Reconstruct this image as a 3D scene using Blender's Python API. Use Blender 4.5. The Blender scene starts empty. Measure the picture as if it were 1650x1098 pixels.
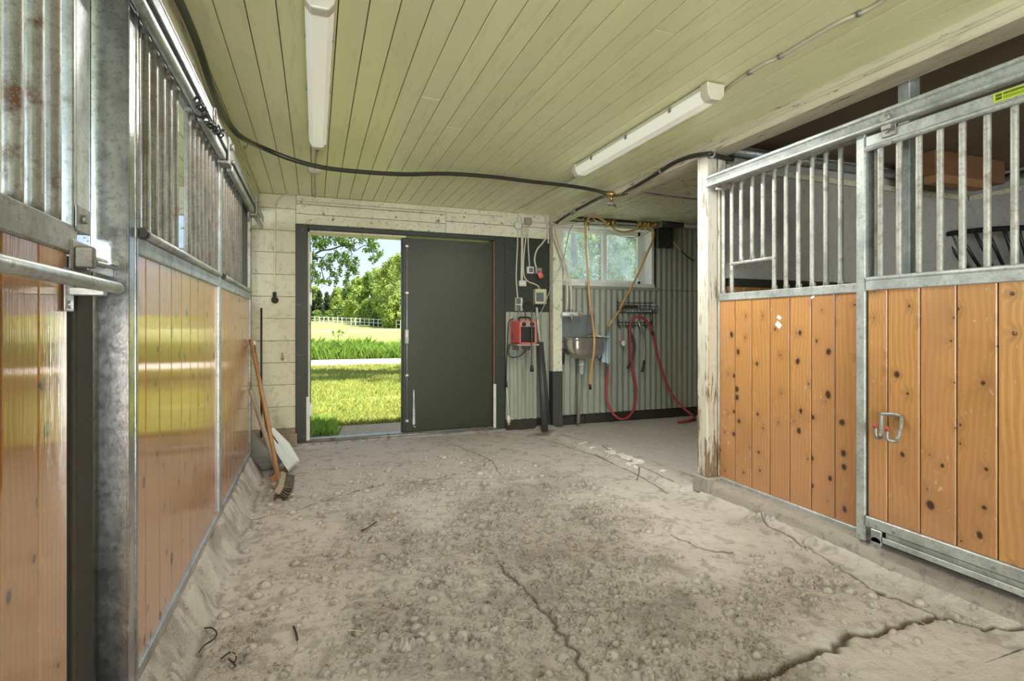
import bpy, math, random
import numpy as np
from mathutils import Vector, Matrix, noise
random.seed(7); rng = np.random.default_rng(11)
S = bpy.context.scene
COL = S.collection
# ---------------------------------------------------------------- camera: 1650x1098 frame, focal 853 px, aisle axis = +Y
F_PX, CX, HZ, CAM_Z = 853.0, 825.0, 525.0, 1.12
YAW = math.atan(317/853.0); sn, cs = math.sin(YAW), math.cos(YAW)
cam_d = bpy.data.cameras.new('camera'); cam = bpy.data.objects.new('camera', cam_d); COL.objects.link(cam)
cam.location = (0, 0, CAM_Z); cam.rotation_euler = (math.pi/2, 0, -YAW)
cam_d.sensor_width = 36; cam_d.lens = F_PX/1650*36; cam_d.shift_y = -(549-HZ)/1650
cam_d.clip_start = .03; cam_d.clip_end = 600
S.camera = cam
# points of the photo on known planes of the room
def ray(u, v):
    a = (u-CX)/F_PX
    return Vector((sn+a*cs, cs-a*sn, (HZ-v)/F_PX))
def onY(u, v, Y):
    d = ray(u, v); t = Y/d.y; return Vector((d.x*t, Y, CAM_Z+d.z*t))
def onX(u, v, X):
    d = ray(u, v); t = X/d.x; return Vector((X, d.y*t, CAM_Z+d.z*t))
def onZ(u, v, Z):
    d = ray(u, v); t = (Z-CAM_Z)/d.z; return Vector((d.x*t, d.y*t, Z))
BY = 5.35                      # inner face of the back wall
def xb(u, Y=BY): return onY(u, HZ, Y).x
def zb(u, v, Y=BY): return onY(u, v, Y).z
CEIL = 2.338
# ---------------------------------------------------------------- mesh builder
class MB:
    def __init__(s): s.v = []; s.f = []; s.sm = []; s.r = []
    def _add(s, vs, fs, smooth=False, rnd=None):
        b = len(s.v); s.v += [tuple(p) for p in vs]
        rnd = random.random() if rnd is None else rnd
        for f in fs: s.f.append(tuple(b+i for i in f)); s.sm.append(smooth); s.r.append(rnd)
        return s
    def box(s, x0, x1, y0, y1, z0, z1, c=0.0, M=None, rnd=None):
        x0, x1 = min(x0, x1), max(x0, x1); y0, y1 = min(y0, y1), max(y0, y1); z0, z1 = min(z0, z1), max(z0, z1)
        c = min(c, (x1-x0)*.45, (y1-y0)*.45, (z1-z0)*.45)
        if c <= 0:
            vs = [(x, y, z) for z in (z0, z1) for y in (y0, y1) for x in (x0, x1)]
            fs = [(0, 2, 3, 1), (4, 5, 7, 6), (0, 1, 5, 4), (2, 6, 7, 3), (0, 4, 6, 2), (1, 3, 7, 5)]
        else:      # chamfered box
            vs = []; idx = {}
            for i, x in ((-1, x0), (1, x1)):
                for j, y in ((-1, y0), (1, y1)):
                    for k, z in ((-1, z0), (1, z1)):
                        for a in range(3):
                            p = [x-i*c, y-j*c, z-k*c]; p[a] = (x, y, z)[a]
                            idx[(i, j, k, a)] = len(vs); vs.append(tuple(p))
            fs = []
            q = [(-1, -1), (1, -1), (1, 1), (-1, 1)]
            for sgn in (-1, 1):
                for a in range(3):
                    o = [t for t in range(3) if t != a]; ring = []
                    for (m, n) in q:
                        key = [0, 0, 0]; key[a] = sgn; key[o[0]] = m; key[o[1]] = n
                        ring.append(idx[(key[0], key[1], key[2], a)])
                    fs.append(tuple(ring))
            for a in range(3):
                o = [t for t in range(3) if t != a]
                for m in (-1, 1):
                    for n in (-1, 1):
                        k1 = [0, 0, 0]; k1[o[0]] = m; k1[o[1]] = n
                        ka = list(k1); ka[a] = -1; kb = list(k1); kb[a] = 1
                        fs.append((idx[(*ka, o[0])], idx[(*kb, o[0])], idx[(*kb, o[1])], idx[(*ka, o[1])]))
            for i in (-1, 1):
                for j in (-1, 1):
                    for k in (-1, 1): fs.append(tuple(idx[(i, j, k, a)] for a in range(3)))
        if M is not None: vs = [M @ Vector(p) for p in vs]
        return s._add(vs, fs, False, rnd)
    def tube(s, pts, r, n=10, caps=True, smooth=True, rnd=None, sx=1.0):
        pts = [Vector(p) for p in pts]; rs = r if isinstance(r, (list, tuple)) else [r]*len(pts)
        t0 = (pts[1]-pts[0]).normalized()
        up = Vector((0, 0, 1)) if abs(t0.z) < .9 else Vector((1, 0, 0))
        nx = t0.cross(up).normalized(); vs = []; fs = []
        for i, p in enumerate(pts):
            t = (pts[min(i+1, len(pts)-1)]-pts[max(i-1, 0)])
            t = t.normalized() if t.length > 1e-9 else t0
            nx = (nx-t*nx.dot(t)); nx = nx.normalized() if nx.length > 1e-6 else t.orthogonal().normalized()
            ny = t.cross(nx)
            for k in range(n):
                a = 2*math.pi*k/n; vs.append(p+(nx*math.cos(a)*sx+ny*math.sin(a))*rs[i])
        for i in range(len(pts)-1):
            for k in range(n):
                k2 = (k+1) % n; fs.append((i*n+k, i*n+k2, (i+1)*n+k2, (i+1)*n+k))
        s._add(vs, fs, smooth, rnd)
        if caps:
            b = len(s.v)-len(vs); m = (len(pts)-1)*n
            s.f.append(tuple(b+k for k in range(n-1, -1, -1))); s.sm.append(False); s.r.append(s.r[-1])
            s.f.append(tuple(b+m+k for k in range(n))); s.sm.append(False); s.r.append(s.r[-1])
        return s
    def cyl(s, p0, p1, r, n=14, r1=None, rnd=None): return s.tube([p0, p1], [r, r if r1 is None else r1], n, rnd=rnd)
    def lathe(s, prof, centre, n=20, axis='z', rnd=None):
        vs = []; fs = []; c = Vector(centre)
        for (r, h) in prof:
            for k in range(n):
                a = 2*math.pi*k/n; p = (r*math.cos(a), r*math.sin(a), h)
                if axis == 'y': p = (p[0], p[2], p[1])
                if axis == 'x': p = (p[2], p[0], p[1])
                vs.append(c+Vector(p))
        for i in range(len(prof)-1):
            for k in range(n): k2 = (k+1) % n; fs.append((i*n+k, i*n+k2, (i+1)*n+k2, (i+1)*n+k))
        fs.append(tuple(range(n-1, -1, -1))); m = (len(prof)-1)*n; fs.append(tuple(m+k for k in range(n)))
        return s._add(vs, fs, True, rnd)
    def prism(s, poly, d0, d1, axis='y', rnd=None):      # polygon in the two other axes, extruded along axis
        def P(p, d): return {'y': (p[0], d, p[1]), 'x': (d, p[0], p[1]), 'z': (p[0], p[1], d)}[axis]
        n = len(poly); vs = [P(p, d0) for p in poly]+[P(p, d1) for p in poly]
        fs = [tuple(range(n-1, -1, -1)), tuple(range(n, 2*n))]+[(i, (i+1) % n, n+(i+1) % n, n+i) for i in range(n)]
        return s._add(vs, fs, False, rnd)
    def quad(s, a, b, c, d, rnd=None): return s._add([a, b, c, d], [(0, 1, 2, 3)], False, rnd)
    def grid(s, fn, nu, nv, smooth=True, rnd=None):
        vs = [fn(i/nu, j/nv) for j in range(nv+1) for i in range(nu+1)]
        fs = [(j*(nu+1)+i, j*(nu+1)+i+1, (j+1)*(nu+1)+i+1, (j+1)*(nu+1)+i) for j in range(nv) for i in range(nu)]
        return s._add(vs, fs, smooth, rnd)
    def build(s, name, mat, parent=None, solid=0, bevel=0, subsurf=0, recalc=True):
        me = bpy.data.meshes.new(name); me.from_pydata(s.v, [], s.f)
        me.polygons.foreach_set('use_smooth', s.sm)
        at = me.attributes.new('rnd', 'FLOAT', 'FACE'); at.data.foreach_set('value', s.r)
        if recalc:
            import bmesh
            bm = bmesh.new(); bm.from_mesh(me); bmesh.ops.recalc_face_normals(bm, faces=bm.faces); bm.to_mesh(me); bm.free()
        me.materials.append(mat); o = bpy.data.objects.new(name, me); COL.objects.link(o)
        if solid: m = o.modifiers.new('solid', 'SOLIDIFY'); m.thickness = solid; m.offset = 0
        if bevel: m = o.modifiers.new('bevel', 'BEVEL'); m.width = bevel; m.segments = 2; m.limit_method = 'ANGLE'
        if subsurf: m = o.modifiers.new('sub', 'SUBSURF'); m.levels = subsurf; m.render_levels = subsurf
        if parent is not None: put(o, parent)
        return o
def world_loc(o):
    v = Vector(o.location)
    return v if o.parent is None else v+o.matrix_parent_inverse.translation+world_loc(o.parent)
def put(o, parent):
    o.parent = parent; o.matrix_parent_inverse = Matrix.Translation(-world_loc(parent))
def spline(pts, k=8):
    pts = [Vector(p) for p in pts]; out = []
    P = [pts[0]*2-pts[1]]+pts+[pts[-1]*2-pts[-2]]
    for i in range(1, len(P)-2):
        a, b, c, d = P[i-1:i+3]
        for j in range(k):
            t = j/k
            out.append(.5*((2*b)+(c-a)*t+(2*a-5*b+4*c-d)*t*t+(3*b-a-3*c+d)*t**3))
    return out+[pts[-1]]
def tag(o, label, cat, group=None):
    o['label'] = label; o['category'] = cat; o['kind'] = o.get('kind', 'thing')
    if group: o['group'] = group
    return o
def thing(name, label, cat, loc=(0, 0, 0), group=None):
    o = bpy.data.objects.new(name, None); COL.objects.link(o); o.location = loc; o.empty_display_size = .05
    return tag(o, label, cat, group)
def struct(name, mb, mat, label, cat, **k):
    o = mb.build(name, mat, None, **k); o['kind'] = 'structure'; return tag(o, label, cat)
def sthing(name, label, cat, loc):
    o = thing(name, label, cat, loc); o['kind'] = 'structure'; return o
def stuff(o, label, cat):
    tag(o, label, cat); o['kind'] = 'stuff'; return o
def copy_tree(o, parent=None):
    c = o.copy(); COL.objects.link(c)
    if parent is not None: c.parent = parent
    for ch in o.children: copy_tree(ch, c)
    return c
# ---------------------------------------------------------------- materials
class NT:
    def __init__(s, name):
        s.m = bpy.data.materials.new(name); s.m.use_nodes = True; s.t = s.m.node_tree; s.t.nodes.clear()
        s.out = s.n('ShaderNodeOutputMaterial'); s.tc = s.n('ShaderNodeTexCoord').outputs['Object']
    def n(s, typ, **k):
        d = s.t.nodes.new(typ)
        for a, b in k.items(): setattr(d, a, b)
        return d
    def set(s, sock, val):
        if hasattr(val, 'is_linked') or isinstance(val, bpy.types.NodeSocket): s.t.links.new(val, sock)
        else:
            if isinstance(val, tuple) and len(val) == 3 and sock.type == 'RGBA': val = (*val, 1)
            sock.default_value = val
    def map(s, scale=(1, 1, 1), vec=None, rot=(0, 0, 0)):
        d = s.n('ShaderNodeMapping'); s.set(d.inputs['Vector'], s.tc if vec is None else vec)
        d.inputs['Scale'].default_value = scale; d.inputs['Rotation'].default_value = rot; return d.outputs[0]
    def noise(s, scale, vec=None, detail=4, rough=.55, dist=0, out='Fac'):
        d = s.n('ShaderNodeTexNoise'); s.set(d.inputs['Vector'], s.tc if vec is None else vec)
        d.inputs['Scale'].default_value = scale; d.inputs['Detail'].default_value = detail
        d.inputs['Roughness'].default_value = rough; d.inputs['Distortion'].default_value = dist; return d.outputs[out]
    def voro(s, scale, vec=None, out='Distance', feature='F1', rand=1, dim='3D'):
        d = s.n('ShaderNodeTexVoronoi', feature=feature, voronoi_dimensions=dim); s.set(d.inputs['Vector'], s.tc if vec is None else vec)
        d.inputs['Scale'].default_value = scale; d.inputs['Randomness'].default_value = rand; return d.outputs[out]
    def math(s, op, a, b=0.0, clamp=False):
        d = s.n('ShaderNodeMath', operation=op, use_clamp=clamp); s.set(d.inputs[0], a); s.set(d.inputs[1], b); return d.outputs[0]
    def ramp(s, fac, a, b, lo=0.0, hi=1.0):     # map range lo..hi -> a..b
        d = s.n('ShaderNodeMapRange'); s.set(d.inputs['Value'], fac)
        for k, v in (('From Min', lo), ('From Max', hi), ('To Min', a), ('To Max', b)): s.set(d.inputs[k], v)
        return d.outputs[0]
    def mix(s, fac, a, b, mode='MIX'):
        d = s.n('ShaderNodeMix', data_type='RGBA', blend_type=mode)
        s.set(d.inputs[0], fac); s.set(d.inputs[6], a); s.set(d.inputs[7], b); return d.outputs[2]
    def vmath(s, op, a, b):
        d = s.n('ShaderNodeVectorMath', operation=op); s.set(d.inputs[0], a); s.set(d.inputs[1], b); return d.outputs[0]
    def xyz(s, x=0.0, y=0.0, z=0.0):
        d = s.n('ShaderNodeCombineXYZ'); s.set(d.inputs[0], x); s.set(d.inputs[1], y); s.set(d.inputs[2], z); return d.outputs[0]
    def sep(s, vec=None):
        d = s.n('ShaderNodeSeparateXYZ'); s.set(d.inputs[0], s.tc if vec is None else vec); return d.outputs
    def rnd(s, name='rnd'):
        return s.n('ShaderNodeAttribute', attribute_name=name).outputs['Fac']
    def bump(s, h, dist=.01, strength=1.0):
        d = s.n('ShaderNodeBump'); s.set(d.inputs['Height'], h); d.inputs['Distance'].default_value = dist
        d.inputs['Strength'].default_value = strength; return d.outputs[0]
    def bsdf(s, color, rough=.6, metal=0.0, normal=None, **k):
        d = s.n('ShaderNodeBsdfPrincipled'); s.set(d.inputs['Base Color'], color); s.set(d.inputs['Roughness'], rough)
        s.set(d.inputs['Metallic'], metal)
        if normal is not None: s.t.links.new(normal, d.inputs['Normal'])
        for a, b in k.items(): s.set(d.inputs[a], b)
        s.t.links.new(d.outputs[0], s.out.inputs[0]); return d
def srgb(r, g, b):
    f = lambda c: (c/255/12.92) if c <= 10 else ((c/255+.055)/1.055)**2.4
    return (f(r), f(g), f(b))
def plain(name, col, rough=.5, metal=0.0, var=.12, scale=30, bump=0.0, **k):
    t = NT(name); f = t.noise(scale)
    c = t.mix(f, tuple(x*(1-var) for x in col), tuple(min(1, x*(1+var)) for x in col))
    t.bsdf(c, rough, metal, t.bump(t.noise(scale*3), .002, bump) if bump else None, **k); return t.m
def mat_wood(name, c1, c2, knot, coat=1.0, crough=.1, ior=1.6, axis='y', density=8.5):
    # c1/c2 pale and deep pine; each board gets its own offset through the face attribute rnd
    t = NT(name); r = t.rnd(); sp = t.sep()
    across = sp['Y'] if axis == 'y' else sp['X']
    vec = t.xyz(across, t.math('MULTIPLY', r, 37.0), sp['Z'])
    vec = t.vmath('ADD', vec, t.xyz(0.0, 0.0, t.math('MULTIPLY', r, 11.0)))
    kv = t.xyz(t.math('ADD', across, t.math('MULTIPLY', r, 37.0)), t.math('MULTIPLY', t.math('ADD', sp['Z'], t.math('MULTIPLY', r, 11.0)), .8), 0.0)
    wob = t.noise(7, vec, 2); kv = t.vmath('ADD', kv, t.xyz(t.math('MULTIPLY', wob, .02), t.math('MULTIPLY', wob, .03), 0.0))
    dist = t.voro(density, kv, dim='2D'); cellc = t.voro(density, kv, 'Color', dim='2D'); rad = t.ramp(t.math('POWER', t.sep(cellc)['X'], 2.0), .03, .17)
    keep = t.math('GREATER_THAN', t.sep(cellc)['Y'], .22)
    kn = t.math('MULTIPLY', t.ramp(dist, 1.0, 0.0, t.math('MULTIPLY', rad, .55), rad), keep)
    halo = t.math('MULTIPLY', t.ramp(dist, 1.0, 0.0, 0.02, .3), keep)
    warp = t.math('ADD', t.math('MULTIPLY', halo, .45), t.math('MULTIPLY', t.noise(2.2, t.vmath('MULTIPLY', vec, (1, 1, .35)), 3), 3.2))
    ringc = t.math('ADD', t.math('MULTIPLY', across, 42.0), t.math('ADD', t.math('MULTIPLY', warp, 2.6), t.math('MULTIPLY', r, 23.0)))
    ring = t.math('ABSOLUTE', t.math('SINE', t.math('MULTIPLY', ringc, 3.1)))
    fine = t.noise(3, t.vmath('MULTIPLY', vec, (70, 1, 1.6)), 3, .6)
    g = t.math('ADD', t.math('MULTIPLY', ring, .45), t.math('MULTIPLY', fine, .62))
    col = t.mix(g, c1, c2)
    col = t.mix(t.ramp(t.math('FRACT', t.math('MULTIPLY', r, 7.3)), 0.0, .5), col, c2)
    blot = t.noise(2.5, vec, 3); col = t.mix(t.ramp(blot, 0.0, .45, .5, .75), col, tuple(x*.6 for x in c2))
    col = t.mix(t.math('MULTIPLY', halo, .5), col, tuple(x*.55 for x in c2))
    worn = t.math('MULTIPLY', t.ramp(sp['Z'], .62, 0.0, .15, .85), t.ramp(t.noise(4, vec, 4), .4, 1.0, .35, .6)); col = t.mix(worn, col, (.40, .19, .115))
    pink = t.ramp(t.math('FRACT', t.math('MULTIPLY', r, 17.7)), 0.0, .3, .45, 1.0); col = t.mix(pink, col, (.54, .26, .13))
    col = t.mix(kn, col, knot)
    scuff = t.math('MULTIPLY', t.ramp(t.noise(55, t.vmath('MULTIPLY', vec, (1, 1, .5)), 2), 0.0, 1.0, .66, .72), t.ramp(t.noise(1.6, vec, 2), 0.0, .6, .5, .7))
    col = t.mix(scuff, col, (.62, .55, .45))
    h = t.math('ADD', t.math('MULTIPLY', fine, .5), t.math('MULTIPLY', t.noise(6, t.vmath('MULTIPLY', vec, (3, 1, .5)), 2), .8))
    nb = t.bump(h, .004, .35)
    d = t.bsdf(col, .45, 0.0, nb)
    d.inputs['Coat Weight'].default_value = coat; t.set(d.inputs['Coat Roughness'], t.ramp(t.noise(9, t.vmath('MULTIPLY', vec, (1, 1, .4))), crough*.6, crough*1.8))
    d.inputs['Coat IOR'].default_value = ior; t.t.links.new(t.bump(h, .003, .22), d.inputs['Coat Normal'])
    return t.m
def mat_galv(name, base=(.50, .53, .54), rust=.3, rough=.42, metal=.75, seed=0.0):
    t = NT(name); v = t.vmath('ADD', t.tc, (seed, seed, 0.0))
    c = t.voro(60, t.vmath('ADD', v, t.vmath('MULTIPLY', t.noise(60, v, 2, out='Color'), (.012, .012, .012))), 'Color'); a = t.sep(c)['X']
    n = t.noise(9, v, 5)
    col = t.mix(t.ramp(a, 0.0, .8), tuple(x*.92 for x in base), tuple(min(1, x*1.07) for x in base))
    col = t.mix(t.ramp(n, 0.0, .7, .45, .68), col, tuple(x*.5 for x in base))
    col = t.mix(t.ramp(t.noise(70, v, 4, .65), 0.0, .6, .52, .66), col, tuple(x*.45 for x in base))
    ru = t.math('MULTIPLY', t.ramp(t.noise(14, v, 6, .65), 0.0, 1.0, .54, .66), rust, True)
    col = t.mix(ru, col, (.12, .055, .025))
    sp = t.ramp(t.voro(190, v), 1.0, 0.0, .12, .3); col = t.mix(t.math('MULTIPLY', sp, .25), col, (.75, .75, .72))
    t.bsdf(col, t.ramp(a, rough*.93, rough*1.08), t.math('MULTIPLY', t.math('SUBTRACT', 1.0, ru), metal), t.bump(t.noise(120, v), .001, .25)); return t.m
def mat_paint(name, col, grime=(.12, .11, .08), g=.5, rough=.55, axis=None, scale=1.0, chip=0.0, chipcol=(.2, .15, .1), low=0.0):
    t = NT(name); r = t.rnd()
    st = (1, 1, 1) if axis is None else {'x': (.12, 1, 1), 'y': (1, .12, 1), 'z': (1, 1, .12)}[axis]
    v = t.vmath('ADD', t.map(st), t.xyz(t.math('MULTIPLY', r, 9.0), t.math('MULTIPLY', r, 5.0), 0.0))
    n1 = t.noise(3*scale, v, 5, .6); n2 = t.noise(26*scale, v, 4, .6)
    c = t.mix(t.math('MULTIPLY', r, .35), col, tuple(x*.86 for x in col))
    c = t.mix(t.ramp(n1, 0.0, g, .44, .70), c, tuple((x*.62+y*.4) for x, y in zip(col, grime)))
    c = t.mix(t.ramp(n2, 0.0, g*.75, .54, .70), c, grime)
    sp = t.math('MULTIPLY', t.ramp(t.voro(24*scale), 1.0, 0.0, .03, .075), t.ramp(t.noise(2.2), 0.0, 1.0, .42, .6))
    c = t.mix(t.math('MULTIPLY', sp, min(1, g*1.5)), c, grime)
    if chip:
        nz = t.noise(18*scale, v, 6, .7)
        if low: nz = t.math('ADD', nz, t.ramp(t.sep()['Z'], low, 0.0, .15, 1.0))
        ch = t.ramp(nz, 0.0, 1.0, (.685-chip*.38)-.015, (.685-chip*.38)+.015); c = t.mix(ch, c, chipcol)
    t.bsdf(c, rough, 0.0, t.bump(t.math('ADD', n2, t.noise(8, v)), .004, .3)); return t.m
SKY_STRENGTH, SUN_E, GATE_E, STALL_E, TUBE_E, EXPO, WASH_E = .34, 13.5, 210, 270, 28, 0.28, 170
# ================================================================ materials
M = {}
M['pine'] = mat_wood('lacquered_pine', (.70, .36, .10), (.42, .18, .045), (.05, .02, .012), coat=1.0, crough=.05, ior=3.0)
M['pine_right'] = mat_wood('lacquered_pine_golden', (.72, .40, .145), (.43, .195, .06), (.06, .022, .014), coat=.5, crough=.2, ior=1.5)
M['galv'] = mat_galv('galvanised_steel')
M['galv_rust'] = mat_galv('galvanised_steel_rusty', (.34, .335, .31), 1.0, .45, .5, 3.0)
M['galv_post'] = mat_galv('galvanised_steel_spangle', (.58, .60, .63), .1, .23, 1.0, 5.0)
M['galv_pale'] = mat_galv('galvanised_steel_pale', (.50, .53, .52), .15, .5, .35, 7.0)
M['bar'] = mat_galv('galvanised_bar', (.48, .47, .43), .55, .5, .35, 9.0)
M['bar_shaded'] = mat_galv('shaded_galvanised_bar', (.23, .215, .185), .55, .40, .5, 4.0)  # darker copy of the bar steel, backlit shade put into its colour
M['ceiling'] = mat_paint('ceiling_paint', (.87, .91, .59), (.16, .16, .07), .2, .32, 'y', 1.0)
M['white'] = mat_paint('old_white_paint', (.72, .70, .53), (.13, .11, .07), .45, .6, None, 1.0, .16, (.16, .11, .07))
M['white_clean'] = mat_paint('white_window_paint', (.78, .78, .72), (.2, .19, .15), .25, .45)
M['block'] = mat_paint('painted_block', (.72, .69, .52), (.13, .11, .07), .4, .65, None, .8, .1, (.25, .2, .14))
M['plaster'] = mat_paint('stall_plaster', (.46, .45, .42), (.15, .13, .1), .5, .8, None, 1.3)
M['green_dark'] = mat_paint('dark_green_paint', (.022, .028, .016), (.02, .02, .012), .3, .5, None, 1.0, .12, (.09, .09, .07))
M['leaf_paint'] = mat_paint('door_green_paint', (.021, .027, .010), (.03, .03, .018), .3, .42, None, .7)
M['corr'] = mat_paint('corrugated_green_grey', (.34, .355, .28), (.09, .085, .06), .45, .45, 'z', .8)
M['black_wood'] = plain('dark_dirty_timber', (.03, .024, .017), .8, 0, .4, 20, .3)
M['brown_wood'] = plain('brown_timber', (.20, .095, .045), .6, 0, .25, 14, .2)
M['beam'] = mat_paint('beam_paint', (.72, .68, .52), (.13, .10, .05), .5, .55, 'y', 1.6, .17, (.22, .16, .1))
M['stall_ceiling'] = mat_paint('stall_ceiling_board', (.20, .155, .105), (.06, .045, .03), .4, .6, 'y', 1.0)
M['rubber'] = plain('black_rubber', (.018, .018, .016), .5, 0, .2, 40)
M['black'] = plain('black_steel', (.012, .012, .013), .4, 0, .2, 40)
M['pvc_grey'] = plain('grey_plastic', (.055, .055, .05), .5, 0, .15, 12)
M['cable'] = plain('ivory_cable', (.56, .52, .42), .5, 0, .12, 30)
M['plastic_white'] = plain('ivory_plastic', (.66, .64, .54), .4, 0, .08, 20)
M['plastic_clear'] = plain('ribbed_diffuser', (.78, .80, .72), .22, 0, .05, 8)
M['steel'] = plain('stainless_steel', (.52, .50, .45), .3, .85, .12, 9, .1)
M['chrome'] = plain('chrome', (.75, .75, .72), .12, 1.0, .05, 20)
M['brass'] = plain('brass', (.42, .30, .10), .35, .9, .2, 60)
M['red'] = plain('red_enamel', (.78, .15, .14), .4, 0, .1, 12)
M['red_hose'] = plain('red_rubber', (.40, .045, .055), .45, 0, .15, 30)
M['yellow_hose'] = plain('amber_hose', (.56, .33, .12), .35, 0, .15, 20)
M['cloth'] = plain('pale_blue_cloth', (.42, .52, .58), .95, 0, .15, 40, .3)
M['wood_handle'] = plain('worn_wood_handle', (.34, .18, .075), .55, 0, .3, 18, .2)
M['wood_grey'] = plain('weathered_wood', (.33, .27, .20), .8, 0, .3, 18, .3)
M['shovel'] = plain('white_plastic_blade', (.72, .74, .74), .45, 0, .08, 12)
M['bristle'] = plain('brush_bristles', (.11, .09, .065), .9, 0, .5, 90, .6)
M['hose'] = plain('dark_hose', (.030, .031, .022), .35, 0, .2, 40)
M['white_metal'] = plain('white_metal', (.62, .63, .60), .4, .1, .1, 20)
M['glass_grey'] = plain('dark_switch_cover', (.14, .16, .16), .2, 0, .1, 10)
M['sticker'] = plain('yellow_green_sticker', (.55, .68, .03), .5, 0, .05, 10)
M['sticker_ink'] = plain('dark_green_ink', (.07, .12, .015), .6)
M['soil'] = plain('outdoor_soil', (.26, .22, .16), .95, 0, .3, 14, .5)
M['bedding'] = plain('stall_bedding', (.13, .085, .05), .95, 0, .35, 14, .5)
M['red_tip'] = plain('worn_red_dip', (.36, .06, .04), .5, 0, .2, 40)
M['gravel'] = plain('pale_gravel', (.58, .52, .45), .95, 0, .15, 22, .5)
def m_glass():
    t = NT('dusty_glass'); tr = t.n('ShaderNodeBsdfTransparent'); gl = t.n('ShaderNodeBsdfGlossy'); gl.inputs['Roughness'].default_value = .03
    df = t.n('ShaderNodeBsdfTranslucent'); df.inputs['Color'].default_value = (.72, .84, .92, 1)
    d2 = t.n('ShaderNodeBsdfDiffuse'); d2.inputs['Color'].default_value = (.55, .6, .62, 1)
    m0 = t.n('ShaderNodeMixShader'); m0.inputs[0].default_value = .45; t.t.links.new(df.outputs[0], m0.inputs[1]); t.t.links.new(d2.outputs[0], m0.inputs[2])
    m1 = t.n('ShaderNodeMixShader'); t.set(m1.inputs[0], t.ramp(t.noise(5, None, 4), .07, .30, .35, .65))
    tr.inputs[0].default_value = (.93, .97, 1, 1); t.t.links.new(tr.outputs[0], m1.inputs[1]); t.t.links.new(m0.outputs[0], m1.inputs[2])
    m2 = t.n('ShaderNodeMixShader'); m2.inputs[0].default_value = .06
    t.t.links.new(m1.outputs[0], m2.inputs[1]); t.t.links.new(gl.outputs[0], m2.inputs[2]); t.t.links.new(m2.outputs[0], t.out.inputs[0]); return t.m
M['glass'] = m_glass()
def m_floor():
    t = NT('rough_concrete'); dirt_shade = t.n('ShaderNodeAttribute', attribute_name='dirt_shade').outputs['Fac']; sm = t.math('SUBTRACT', 1.0, t.n('ShaderNodeAttribute', attribute_name='lumpy').outputs['Fac'])
    n1 = t.noise(1.3, None, 5, .6); n2 = t.noise(14, None, 5, .65); n3 = t.noise(90, None, 3, .6)
    c = t.mix(t.ramp(n1, 0.0, 1.0, .3, .7), (.51, .462, .425), (.42, .378, .345))
    c = t.mix(t.ramp(n2, 0.0, .8, .5, .68), c, (.22, .19, .15))
    c = t.mix(t.math('MULTIPLY', t.ramp(n3, 0.0, 1.0, .45, .7), .35), c, (.62, .56, .48))
    c = t.mix(t.math('MULTIPLY', sm, .5), c, (.52, .475, .44)); c = t.mix(t.math('MULTIPLY', t.math('SUBTRACT', 1.0, sm), t.ramp(n1, .45, .9, .35, .65)), c, (.29, .247, .212))
    c = t.mix(dirt_shade, c, (.075, .055, .036)); c = t.mix(t.n('ShaderNodeAttribute', attribute_name='pale').outputs['Fac'], c, (.78, .75, .70))
    v = t.ramp(t.voro(75, t.vmath('ADD', t.tc, t.vmath('MULTIPLY', t.noise(20, None, 2, out='Color'), (.02, .02, .02)))), 1.0, 0.0, 0.0, .5)
    h = t.math('ADD', t.math('MULTIPLY', n3, .5), t.math('MULTIPLY', t.math('SUBTRACT', 1.0, sm), t.math('MULTIPLY', v, t.ramp(n2, .0, 1.4, .35, .7))))
    t.bsdf(c, .85, 0, t.bump(h, .013, .9)); return t.m
M['floor'] = m_floor()
def m_curb():
    t = NT('curb_concrete'); n1 = t.noise(3, None, 5); n2 = t.noise(25, None, 5, .65)
    c = t.mix(n1, (.40, .355, .32), (.28, .24, .21)); c = t.mix(t.ramp(n2, 0.0, .8, .55, .75), c, (.12, .10, .08))
    t.bsdf(c, .9, 0, t.bump(t.math('ADD', n2, t.noise(80)), .006, .7)); return t.m
M['curb'] = m_curb()
# ================================================================ the setting
# ---- concrete floor with embedded stones, cracks and a rough cove along the stall front
XL, XR = -.46, 2.51            # faces of the stall fronts
def polyline_dist(px, py, pts):
    d = np.full(px.shape, 9.0)
    for (ax, ay), (bx, by) in zip(pts[:-1], pts[1:]):
        vx, vy = bx-ax, by-ay; L = vx*vx+vy*vy
        t = np.clip(((px-ax)*vx+(py-ay)*vy)/L, 0, 1)
        d = np.minimum(d, np.hypot(px-ax-t*vx, py-ay-t*vy))
    return d
def vnoise(x, y, s, seed=0):
    x = x*s; y = y*s; xi = np.floor(x).astype(int); yi = np.floor(y).astype(int); fx = x-xi; fy = y-yi
    def h(i, j):
        n = (i*374761393+j*668265263+seed*974634777) & 0x7fffffff
        n = ((n ^ (n >> 13))*1274126177) & 0x7fffffff
        return ((n ^ (n >> 16)) & 0xffff)/65535.0
    fx = fx*fx*(3-2*fx); fy = fy*fy*(3-2*fy)
    return (h(xi, yi)*(1-fx)+h(xi+1, yi)*fx)*(1-fy)+(h(xi, yi+1)*(1-fx)+h(xi+1, yi+1)*fx)*fy
def jag(pts, amp=.02, k=6, seed=1):
    r = random.Random(seed); out = []
    for (a, b) in zip(pts[:-1], pts[1:]):
        for i in range(k):
            t = i/k; out.append((a[0]+(b[0]-a[0])*t+r.uniform(-amp, amp), a[1]+(b[1]-a[1])*t+r.uniform(-amp, amp)))
    return out+[pts[-1]]
def fz(pix): return [(onZ(u, v, 0).x, onZ(u, v, 0).y) for u, v in pix]
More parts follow.
